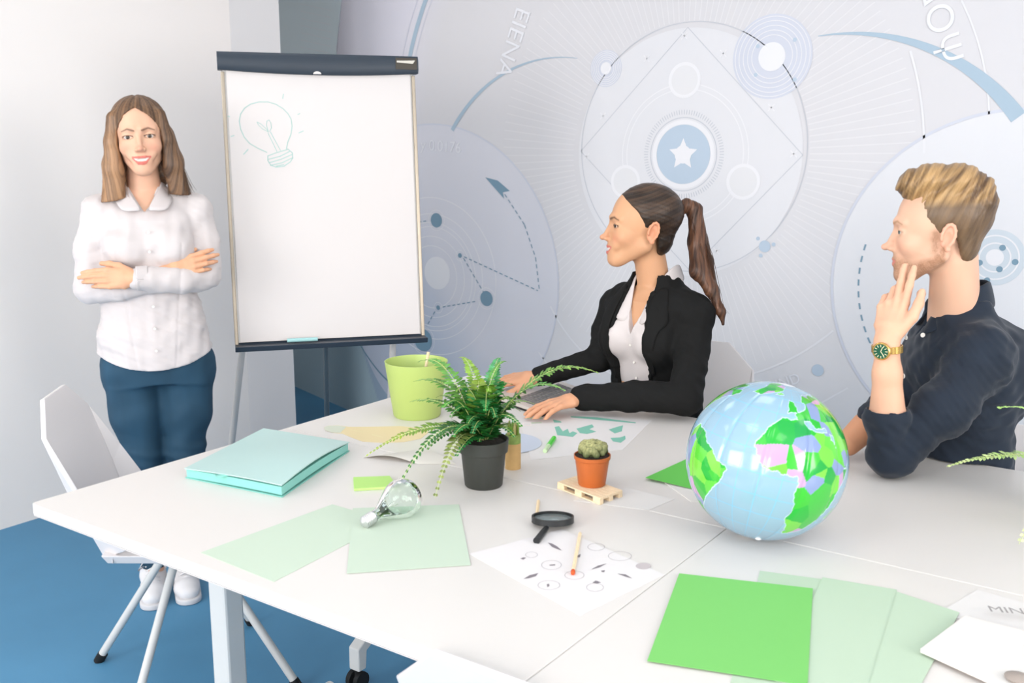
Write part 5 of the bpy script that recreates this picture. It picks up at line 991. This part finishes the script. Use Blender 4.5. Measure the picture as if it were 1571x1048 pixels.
# ================================================================== seated woman in the black blazer
def seated_woman():
    O, yaw, T, Zp = locf((-1.33, 2.68)); phi = R(38); fd = np.array((-math.sin(phi), -math.cos(phi), 0)); ld = np.array((math.cos(phi), -math.sin(phi), 0))
    M = rotm(-80, 'Z') @ rotm(-3, 'X'); t = np.array((-.066, -.035, 1.264)); sc = 1.045; g = dict(jaw=.96, nose=.92, lip=(196, 108, 96), brow=(52, 34, 26), browthick=1.25, smile=1, lash=1.0); skin = (208, 158, 122)
    B = lambda u, v, z, c=(-.020, .01): np.array((c[0], c[1], 0)) + ld * u + fd * v + np.array((0, 0, z))      # u to her left, v forward
    F = Field((-.21, -.17, .90), (.13, .17, 1.40), .0023); head_field(F, M, t, sc, g); F.cone((-.045, -.010, 1.20), (-.022, .010, 1.07), .046, .050, .025); F.cone(B(-.05, 0, 1.03), B(.05, 0, 1.03), .04, .04, .03); F.add(F.loft([(.85, -.02, .01, .12, .085), (.98, -.02, .01, .125, .090), (1.04, -.02, .01, .115, .072), (1.075, -.02, .01, .06, .045)], phi), .02)
    V, Fc = F.mesh(); C1 = head_cols(V, M, t, sc, g, skin); parts = [(V, Fc)]
    Lw = Zp(888, 612, .792); Lw = np.array((Lw[0], Lw[1], .793)); Rw = Zp(822, 579, .80); Rw = np.array((Rw[0], Rw[1], .800))
    H = Field((-.52, -.44, .755), (-.15, .06, .86), .0024)
    hand(H, Lw, (-.80, -.62, -.10), (-.25, -.25, 1), (-.4, .6, 0), .98, curl=(.16, .18, .20, .24), thumb=(1.1, .6), spread=.06); hand(H, Rw, (-.98, .05, -.12), (-.1, -.3, 1), (0, -1, 0), .95, curl=(.20, .22, .24, .28), thumb=(1.0, .7), spread=.08)
    H.cone(Lw, Lw + np.array((.08, .03, .004)), .023, .027, .01); H.cone(Rw, Rw + np.array((.03, .008, .003)), .021, .022, .01); v2, f2 = H.mesh(); C2 = np.repeat(hexlin((214, 158, 124))[None], len(v2), 0) * (1 + .03 * hnoise(v2, 60, 2))[:, None]; parts.append((v2, f2))
    hips = (-.015, .06); Bd = Field((-.30, -.40, .02), (.30, .30, 1.05), .010); Bd.add(Bd.loft([(.44, .0, .06, .15, .11), (.60, -.01, .05, .13, .09), (.85, -.02, .02, .12, .085), (1.04, -.02, .01, .11, .06)], phi), .03)
    kn = [B(q * .09, .36, .50, (-.01, .05)) for q in (-1, 1)]
    for q, k_ in ((-1, kn[0]), (1, kn[1])): Bd.chain([B(q * .085, .0, .50, (0, .05)), k_, k_ + np.array((0, 0.02, -.42))], [.075, .05, .035], .02)
    v3, f3 = Bd.mesh(); parts.append((v3, f3)); C3 = np.repeat(hexlin(skin)[None], len(v3), 0)
    root = mesh_obj('person', parts, M_skin, None, np.concatenate([C1, C2, C3])); root.location = O; root.rotation_euler = (0, 0, yaw); tag(root, 'seated woman with a dark ponytail in black blazer and white blouse, looking left', 'person'); eyes(root, M, t, sc, (.42, -1, -.02), (52, 38, 26))
    # hair
    Hf = Field((-.19, -.15, 1.08), (.10, .14, 1.41), .0026); Hf.set(M, t, sc); Hf.ell((0, .020, .041), (.0795, .0975, .082), .02); Hf.ell((0, .054, -.028), (.052, .040, .052), .02); X, Y, Z = Hf.grid(); P = [X - t[0], Y - t[1], Z - t[2]]; loc_ = [(P[0] * M[0, j] + P[1] * M[1, j] + P[2] * M[2, j]) / sc for j in range(3)]
    yh = np.interp(loc_[2], [-.11, -.07, -.035, -.015, -.004, .02, .045, .07, .09, .13], [.062, .046, .040, .036, -.006, -.010, -.026, -.054, -.074, -.085]) + .10 * np.clip(.05 - np.abs(loc_[0]), 0, .05) * 0
    Hf.f += (.0016 * streak(loc_[2] + .35 * loc_[1], loc_[1], 5, 260)).astype(np.float32)
    Hf.f = smax(Hf.f, (yh - loc_[1]) * .6 * sc, .006).astype(np.float32); Hf.f = np.maximum(Hf.f, (-.085 - loc_[2])).astype(np.float32); Hf.set()
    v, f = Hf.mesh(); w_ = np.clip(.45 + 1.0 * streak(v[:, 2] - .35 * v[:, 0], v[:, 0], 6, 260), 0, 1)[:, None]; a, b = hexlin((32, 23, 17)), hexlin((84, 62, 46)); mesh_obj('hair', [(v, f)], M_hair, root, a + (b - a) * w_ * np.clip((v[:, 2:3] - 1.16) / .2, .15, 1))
    hr = root.children[-1]; tt = [T(1043, 325, 2.93), T(1052, 314, 2.93), T(1066, 322, 2.94), T(1069, 370, 2.94), T(1072, 415, 2.92), T(1092, 445, 2.90), T(1106, 478, 2.89), T(1110, 498, 2.89)]; rs = [.011, .015, .020, .026, .026, .018, .011, .005]
    Pf = Field(np.min(tt, 0) - .06, np.max(tt, 0) + .06, .0028); Pf.chain(tt, rs, .018); Pf.chain([T(1068, 330, 2.94), T(1086, 400, 2.94), T(1098, 455, 2.90)], [.014, .016, .008], .012); X, Y, Z = Pf.grid(); Pf.f += (.0034 * streak(X - .22 * Z + .5 * Y, Z, 9, 230)).astype(np.float32)
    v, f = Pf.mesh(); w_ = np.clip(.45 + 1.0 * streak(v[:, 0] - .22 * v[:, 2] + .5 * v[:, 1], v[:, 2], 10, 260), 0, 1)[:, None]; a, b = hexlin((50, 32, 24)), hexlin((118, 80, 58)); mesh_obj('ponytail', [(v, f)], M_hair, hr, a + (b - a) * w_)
    strands('loose_hair', hr, [[T(1060, 320, 2.93), T(1075, 380, 2.91), T(1090, 440, 2.89), T(1108, 475, 2.88), T(1113, 490, 2.88)], [T(1062, 318, 2.93), T(1088, 390, 2.92), T(1097, 440, 2.9), T(1103, 470, 2.88), T(1117, 488, 2.88)], [T(1072, 400, 2.91), T(1090, 440, 2.89), T(1100, 500, 2.88)]], mat('brown_hair_lock', (84, 56, 40), .45), 22, .0011, .0045, 4)
    MB().lathe([(.010, -.008), (.014, -.006), (.015, 0), (.014, .006), (.010, .008)], 18, T(1046, 322, 2.93), rotm(75, 'Y')).build('hair_tie', mat('tan_hair_tie', (132, 84, 56), .6), hr, smooth=True)
    # blouse
    secs = [(.58, -.004, .060, .130, .095), (.74, -.012, .045, .125, .090), (.82, -.016, .03, .128, .098), (.92, -.020, .014, .138, .112), (.98, -.020, .010, .142, .108), (1.03, -.020, .012, .140, .086), (1.065, -.020, .014, .100, .062), (1.10, -.022, .014, .060, .054)]
    S = Field((-.19, -.17, .57), (.15, .20, 1.12), .0036)
    def vee(d, u, v, Z): nk = np.maximum(np.abs(u + .0) - np.clip((Z - .945) * .36, 0, .07), -(Z - .945)); return np.where(v < 0, np.maximum(d, -nk), d)
    d = S.loft(secs, phi, 2.3); S.add(d, .01)
    for q in (-1, 1): S.ell(B(q * .062, .082, .925), (.056, .05, .055), .03)
    S.noise(.0020, 45, 9, 7); S.f += (-.0018 * np.exp(-(S.u / .012) ** 2) * (S.v < 0)).astype(np.float32); S.f = vee(S.f, S.u, S.v, S.Z).astype(np.float32); hole = np.sqrt(S.u ** 2 + S.v ** 2) - .050; S.f = np.maximum(S.f, np.where(S.Z > 1.04, -hole, -1)).astype(np.float32); bl = mesh_obj('blouse', [S.mesh()], M_shirt, root)
    for q in (-1, 1):
        rows = [[B(q * .050, -.05, 1.150), B(q * .056, -.015, 1.148), B(q * .053, .022, 1.125), B(q * .038, .058, 1.080), B(q * .016, .096, .990)], [B(q * .055, -.055, 1.125), B(q * .064, -.015, 1.125), B(q * .066, .032, 1.102), B(q * .056, .078, 1.055), B(q * .032, .112, .978)], [B(q * .066, -.060, 1.098), B(q * .076, -.010, 1.098), B(q * .080, .040, 1.075), B(q * .078, .086, 1.030), B(q * .064, .116, .992)]]
        flap('collar', rows, .003, M_shirt, bl)
    buttons(bl, [(surf_v(S, B, 0, z, .001), fd) for z in (.915, .86, .81)], .004)
    # blazer
    Jk = Field((-.43, -.34, .58), (.24, .24, 1.12), .0046); sj = [(.58, .0, .06, .150, .125), (.70, -.006, .05, .146, .118), (.80, -.014, .035, .142, .112), (.90, -.018, .018, .152, .122), (.98, -.020, .012, .162, .120), (1.03, -.020, .014, .168, .100), (1.06, -.020, .016, .140, .080), (1.09, -.020, .018, .092, .070), (1.125, -.022, .022, .068, .064)]
    d = Jk.loft(sj, phi, 2.3); Jk.add(d, .01); Jk.ell(B(.075, .080, .925), (.062, .056, .07), .03); Jk.ell(B(-.075, .080, .925), (.062, .056, .07), .03); u, v_, Z_ = Jk.u, Jk.v, Jk.Z
    op = np.interp(Z_, [.56, .70, .78, .88, .98, 1.05, 1.11], [.072, .066, .062, .066, .058, .046, .046]); opening = np.maximum(np.abs(u) - op, v_ + .02); Jk.f = smax(Jk.f, -opening, .005).astype(np.float32); hole = np.sqrt(u ** 2 + (v_ - .01) ** 2) - .056; Jk.f = smax(Jk.f, -smax(hole, 1.07 - Z_, .008), .006).astype(np.float32)
    lap_o = np.interp(Z_, [.80, .90, .985, .99, 1.0, 1.07], [.068, .092, .112, .098, .108, .070]); lap = np.maximum(np.maximum(np.abs(u) - lap_o, op - np.abs(u)), np.maximum(.80 - Z_, Z_ - 1.075)); dl = np.maximum(np.maximum(d - .010, lap), v_ + .03); Jk.f = np.minimum(Jk.f, dl).astype(np.float32)
    Le = Zp(1052, 606, .82); Le = np.array((Le[0], Le[1] + .02, .805)); Lq = Lw + np.array((.010, .004, .002)); Re = np.array((-.185, .035, .850))
    Jk.chain([B(.120, 0, 1.035), B(.150, -.005, 1.015)], [.046, .050], .03); Jk.chain([B(.150, -.005, 1.01), B(.165, .03, .92), Le], [.052, .050, .046], .02); Jk.chain([Le, Le * .5 + Lq * .5 + np.array((0, 0, .004)), Lq], [.046, .043, .036], .012)
    Jk.chain([B(-.120, 0, 1.035), B(-.148, .0, 1.015)], [.044, .046], .03); Jk.chain([B(-.150, 0, 1.01), B(-.165, .03, .93), Re], [.048, .044, .040], .02); Jk.chain([Re, Rw + np.array((.012, .004, .003))], [.040, .032], .012)
    Jk.noise(.0014, 40, 12, 7); X, Y, Z = Jk.grid(); Jk.f += (.0045 * streak(X + .7 * Z, Z + Y, 13, 42)).astype(np.float32); jk = mesh_obj('blazer', [Jk.mesh()], M_blazer, root)
    for q in (-1, 1):
        lz = [1.085, 1.05, 1.01, .985, .975, .93, .88, .83]; ou = [.078, .098, .112, .118, .102, .098, .088, .074]; inn = [.052, .050, .056, .060, .062, .062, .062, .064]
        rows = [[surf_v(Jk, B, q * (inn[i] * (1 - k) + ou[i] * k + .004), lz[i], .006 - .003 * abs(k - .5)) for i in range(8)] for k in (0.05, .5, 1.0)]; flap('lapel', rows, .004, M_blazer, jk)
    A = Field((-.32, -.42, .02), (.30, .30, .64), .010); A.add(A.loft([(.42, .0, .06, .165, .125), (.60, -.005, .055, .150, .115)], phi), .03)
    for q, k_ in ((-1, kn[0]), (1, kn[1])): A.chain([B(q * .085, .0, .50, (0, .05)), k_, k_ + np.array((0, 0.02, -.38))], [.085, .060, .045], .02)
    mesh_obj('trousers', [A.mesh()], M_blazer, root)
    for k_ in kn:
        s_ = Field(k_ + np.array((-.16, -.16, -.50)), k_ + np.array((.12, .14, -.36)), .005); a_ = np.array((k_[0], k_[1] + .02, .035)); s_.cone(a_, a_ + fd * .13 - np.array((0, 0, .010)), .036, .028, .01); X, Y, Z = s_.grid(); s_.f = np.maximum(s_.f, .002 - Z).astype(np.float32); mesh_obj('shoe', [s_.mesh()], M_black, root)
seated_woman()

# ================================================================== seated man with the watch
def seated_man():
    O, yaw, T, Zp = locf((-.36, 2.62)); phi = R(74); fd = np.array((-math.sin(phi), -math.cos(phi), 0)); ld = np.array((math.cos(phi), -math.sin(phi), 0))
    M = rotm(-86, 'Z') @ rotm(3, 'X'); t = np.array((-.178, -.130, 1.300)); sc = 1.045; g = dict(male=1, jaw=1.12, nose=1.12, stubble=1, lip=(206, 130, 118), brow=(160, 118, 84), browa=.75, lash=.35, blush=(226, 140, 120)); skin = (222, 178, 152)
    Bc = (-.125, -.01); B = lambda u, v, z, c=Bc: np.array((c[0], c[1], 0)) + ld * u + fd * v + np.array((0, 0, z))
    F = Field((-.32, -.26, 1.02), (-.03, .02, 1.43), .0022); head_field(F, M, t, sc, g); F.cone((-.138, -.115, 1.235), (-.132, -.055, 1.08), .051, .060, .02); F.ell((-.205, -.115, 1.145), (.010, .010, .012), .02)
    V, Fc = F.mesh(); C1 = head_cols(V, M, t, sc, g, skin); parts = [(V, Fc)]
    El = np.array((-.232, -.322, .792)); Wr = T(1361, 522, 2.215); H = Field((-.36, -.42, .80), (-.15, -.11, 1.23), .0023)
    f_ = unit(T(1374, 440, 2.245) - Wr); hd = hand(H, Wr, f_, (-.35, -.90, .15), (1, -.25, 0), 1.06, curl=(.03, .04, .50, .60), thumb=(.9, -.1), spread=.05, flex=(1, .9, .9))
    H.cone(Wr, Wr * .72 + El * .28, .0255, .030, .01); H.cone(Wr * .72 + El * .28, Wr * .3 + El * .7, .030, .042, .015); H.cone(Wr * .3 + El * .7, El, .042, .030, .015)
    v2, f2 = H.mesh(); C2 = np.repeat(hexlin((222, 174, 146))[None], len(v2), 0) * (1 + .03 * hnoise(v2, 60, 2))[:, None]; parts.append((v2, f2))
    Ra = T(1328, 655, 2.42); Rb = T(1300, 690, 2.40); Rb[2] = max(Rb[2], .785); H2 = Field(np.minimum(Ra, Rb) - .12, np.maximum(Ra, Rb) + .10, .004); H2.cone(Ra, Rb, .036, .030, .01); parts.append(H2.mesh()); C2b = np.repeat(hexlin((206, 148, 114))[None], len(parts[-1][0]), 0)
    hc = (-.09, .03); Bd = Field((-.62, -.30, .02), (.16, .28, 1.10), .010); Bd.add(Bd.loft([(.42, hc[0], hc[1], .15, .10), (.65, -.095, .03, .13, .09), (.95, -.12, .01, .14, .09), (1.06, -.115, -.01, .12, .07)], phi), .03); kn = [B(q * .10, .42, .52, hc) for q in (-1, 1)]
    for q, k_ in ((-1, kn[0]), (1, kn[1])): Bd.chain([B(q * .09, .0, .50, hc), k_, k_ + np.array((.02, 0, -.44))], [.08, .055, .04], .02)
    v3, f3 = Bd.mesh(); parts.append((v3, f3)); C3 = np.repeat(hexlin(skin)[None], len(v3), 0)
    root = mesh_obj('person', parts, M_skin, None, np.concatenate([C1, C2, C2b, C3])); root.location = O; root.rotation_euler = (0, 0, yaw); tag(root, 'bearded man in navy shirt resting his chin on his hand, elbow on table', 'person'); eyes(root, M, t, sc, (.40, -1, .06), (84, 104, 104))
    # hair
    Hf = Field((-.31, -.26, 1.17), (-.03, .01, 1.47), .0026); Hf.set(M, t, sc); Hf.ell((0, .020, .036), (.0775, .0955, .081), .02); Hf.ell((0, .052, -.028), (.050, .036, .052), .02); X, Y, Z = Hf.grid(); P = [X - t[0], Y - t[1], Z - t[2]]; l3 = [(P[0] * M[0, j] + P[1] * M[1, j] + P[2] * M[2, j]) / sc for j in range(3)]
    yh = np.interp(l3[2], [-.10, -.06, -.035, -.015, -.010, .010, .030, .045, .060, .075, .13], [.060, .048, .042, .038, -.004, -.010, -.026, -.040, -.034, -.075, -.095]); Hf.f = smax(Hf.f, (yh - l3[1]) * .6, .006).astype(np.float32); Hf.set(M, t, sc)
    Hf.ell((0, -.050, .101), (.062, .040, .036), .012, 1, rotm(-18, 'X')); Hf.ell((0, -.018, .112), (.069, .052, .034), .015); Hf.ell((0, .035, .108), (.070, .052, .036), .02); Hf.ell((0, .078, .088), (.062, .038, .036), .02, 1, rotm(-30, 'X')); Hf.ell((0, .100, .060), (.050, .020, .022), .015)
    Hf.set(); top = np.clip((l3[2] - .055) / .03, 0, 1); wv = l3[1] - .42 * l3[2] + .010 * np.sin(38 * l3[1] + 2); Hf.f += (top * .0085 * streak(wv, l3[2], 31, 95) + .0012 * streak(l3[1] - .7 * l3[2], l3[2], 32, 380)).astype(np.float32)
    v, f = Hf.mesh(); q = ((v - t) @ M) / sc; wv = q[:, 1] - .42 * q[:, 2] + .010 * np.sin(38 * q[:, 1] + 2); w_ = np.clip(.55 - .9 * streak(wv, q[:, 2], 31, 95) + .7 * streak(wv, q[:, 2], 33, 330), 0, 1)[:, None]; tp = np.clip((q[:, 2:3] - .052) / .018, 0, 1)
    a, b, c_, d_ = map(hexlin, ((88, 64, 42), (182, 146, 100), (86, 68, 52), (120, 96, 72))); mesh_obj('hair', [(v, f)], M_hair, root, (a + (b - a) * w_) * tp + (c_ + (d_ - c_) * w_) * (1 - tp))
    # shirt
    S = Field((-.36, -.42, .60), (.16, .24, 1.18), .0044); secs = [(.60, -.085, .03, .165, .125), (.70, -.090, .025, .160, .118), (.80, -.105, .02, .165, .120), (.90, -.115, .01, .185, .128), (.98, -.115, .0, .195, .130), (1.03, -.112, -.01, .190, .112), (1.07, -.115, -.025, .140, .085), (1.105, -.120, -.040, .080, .074), (1.130, -.122, -.045, .066, .068)]
    S.add(S.loft(secs, phi, 2.4), .01); S.ell(B(0, -.075, .95, (-.125, .0)), (.14, .12, .13), .04); Sh = B(.160, -.012, 1.015, (-.115, .0)); S.chain([B(.09, -.01, 1.045), Sh], [.048, .056], .04); mid = Sh * .5 + El * .5 + np.array((.012, 0, -.01))
    S.chain([Sh, mid, El + np.array((.012, .004, .006))], [.060, .058, .050], .03); up = unit(Wr - El); S.chain([El, El + up * .075], [.046, .047], .015); S.cone(El + up * .060, El + up * .092, .049, .050, .004)
    Sr = B(-.16, .0, 1.03, (-.115, .0)); S.chain([Sr, Ra * .35 + Sr * .65 + np.array((-.02, 0, -.08)), Ra + np.array((.02, .01, .015))], [.058, .055, .048], .03)
    u, v_, Z_ = S.u, S.v, S.Z; S.noise(.0028, 34, 21, 7); S.noise(.0014, 85, 22, 6); X, Y, Z = S.grid(); dd = (X - El[0]) * .55 + (Z - El[2]) * .85; S.f += (.0060 * streak(dd + .25 * (Y + X), X, 41, 70) * np.clip((-.12 - Y) / .06, 0, 1) * np.clip((Z - .76) / .05, .3, 1)).astype(np.float32)
    S.f += (.0035 * streak(Z + .8 * X, Y, 42, 40) * (Y > -.15)).astype(np.float32); hole = np.sqrt(u ** 2 + v_ ** 2) - .060; S.f = np.maximum(S.f, np.where(Z_ > 1.07, -hole, -1)).astype(np.float32)
    nk = np.maximum(np.abs(u) - np.clip((Z_ - 1.03) * .45, 0, .05), -(Z_ - 1.03)); S.f = np.where(v_ < 0, np.maximum(S.f, -nk), S.f).astype(np.float32)
    S.cone(El + up * .150, El + up * .26, .056, .05, .003, -1)          # the bare forearm leaves the rolled cuff
    S.f = np.maximum(S.f, (.746 - Z) * (Y < -.115) * 1.0 - 1.0 * (Y >= -.115)).astype(np.float32); sh = mesh_obj('shirt', [S.mesh()], M_navys, root)
    cc = np.array((-.122, -.046, 0)); C = lambda a, r, z: cc + ld * r * math.cos(a) * 1.0 + fd * r * math.sin(a) + np.array((0, 0, z))
    for q in (-1, 1):
        aa = [-1.57, -.9, -.2, .5, 1.1]; A_ = lambda a: a if q > 0 else math.pi - a
        rows = [[C(A_(a), .062, z) for a, z in zip(aa, (1.178, 1.175, 1.163, 1.140, 1.112))], [C(A_(a), .070, z) for a, z in zip(aa, (1.155, 1.152, 1.140, 1.112, 1.085))], [C(A_(a), .080, z) for a, z in zip(aa, (1.118, 1.116, 1.105, 1.080, 1.050))]]
        rows[2][-1] = C(A_(.98), .112, 1.042); rows[1][-1] = C(A_(1.2), .088, 1.070); flap('collar', rows, .0035, M_navys, sh)
    buttons(sh, [(C(.95, .112, 1.050), (-.6, -1, .3)), (T(1391, 518, 2.27), (-1, -.6, 0)), (T(1387, 577, 2.255), (-1, -.6, 0))], .0058)
    # trousers, shoes
    A = Field((-.66, -.32, .02), (.14, .28, .66), .010); A.add(A.loft([(.42, hc[0], hc[1], .175, .13), (.62, -.09, .025, .165, .12)], phi), .03)
    for q, k_ in ((-1, kn[0]), (1, kn[1])): A.chain([B(q * .09, .0, .50, hc), k_, k_ + np.array((.02, 0, -.40))], [.09, .066, .05], .02)
    mesh_obj('trousers', [A.mesh()], mat('grey_trouser_cloth', (60, 62, 68), .8), root)
    for k_ in kn:
        a_ = np.array((k_[0] + .02, k_[1], .04)); s_ = Field(a_ - .18, a_ + .14, .005); s_.cone(a_, a_ + fd * .15 - np.array((0, 0, .012)), .04, .032, .01); X, Y, Z = s_.grid(); s_.f = np.maximum(s_.f, .002 - Z).astype(np.float32); mesh_obj('shoe', [s_.mesh()], M_black, root)
    # watch
    gold = mat('gold_metal', (214, 176, 104), .25, metal=.9, bump=(300, .1)); wc = Wr * .93 + El * .07; ax_ = up; nn = unit(np.array((-.25, -1, .10)) - ax_ * (np.array((-.25, -1, .10)) @ ax_)); sd = np.cross(nn, ax_); Mw = np.stack([sd, ax_, nn], 1)
    wr_ = MB(); nl = 26
    for i in range(nl):
        a = 2 * math.pi * i / nl + math.pi / nl; rx, ry = .0325, .0290; c_ = wc + sd * rx * math.cos(a) + nn * ry * math.sin(a); tg = unit(-sd * rx * math.sin(a) + nn * ry * math.cos(a)); no = unit(np.cross(tg, ax_)); wr_.box(c_, (.0068, .016, .0030), M=np.stack([tg, ax_, no], 1))
    bnd = wr_.build('watch_band', gold, root, bevel=.0006); fc_ = wc + nn * .0300
    MB().lathe([(0, 0), (.0185, 0), (.0200, .002), (.0200, .006), (.0180, .0082), (.0165, .0082), (.0165, .0072), (0, .0072)], 40, fc_, Mw).build('watch_case', gold, bnd, smooth=True); MB().lathe([(0, .0073), (.0164, .0073), (.0164, .0077), (0, .0077)], 36, fc_, Mw).build('watch_dial', mat('green_dial', (20, 84, 60), .3), bnd)
    mk = MB()
    for i in range(12): a = 2 * math.pi * i / 12; mk.box(fc_ + Mw @ np.array((.0125 * math.cos(a), .0125 * math.sin(a), .0079)), (.0052, .0013, .0004), M=Mw @ rotm(math.degrees(a), 'Z'))
    for a, l in ((2.0, .010), (4.1, .012)): mk.box(fc_ + Mw @ np.array((l / 2 * math.cos(a), l / 2 * math.sin(a), .0082)), (l, .0014, .0004), M=Mw @ rotm(math.degrees(a), 'Z'))
    mk.build('watch_marks', mat('pale_gold_marks', (236, 222, 184), .3), bnd)
seated_man()

# cactus lobes
def cactus_lobes():
    F = Field((-.05, -.05, .055), (.05, .05, .125), .0013); r = random.Random(7)
    for i in range(12):
        a = i * 2.4; rad = .027 * math.sqrt(i / 11); c = np.array((rad * math.cos(a), rad * math.sin(a),   .089 - 12.0 * rad * rad)); d = np.array((math.cos(a + 1.6), math.sin(a + 1.6), 0)); o = np.array((math.cos(a), math.sin(a), 0))
        F.chain([c - d * .010 - np.array((0, 0, .006)), c - d * .004 + o * .002 + np.array((0, 0, .004)), c + d * .005 + o * .002 + np.array((0, 0, .003)), c + d * .011 - np.array((0, 0, .006))], [.0078, .0084, .0084, .0076], .0006)
    F.ell((0, 0, .066), (.024, .024, .012), .001); F.noise(.0004, 600, 3); v, f = F.mesh(); n = hnoise(v, 500, 1); hz = np.clip((v[:, 2] - .068) / .03, 0, 1)[:, None]; a, b = hexlin((62, 80, 44)), hexlin((190, 186, 130)); c = a + (b - a) * hz * np.clip(.75 + .25 * n, 0, 1)[:, None]  # darker towards the base: shade between the lobes is put into the colour
    mesh_obj('cactus_lobes', [(v, f)], mat('cactus_skin', (130, 140, 90), .7, attr='Col', bump=(900, .6, .001)), cps, c)
cactus_lobes()
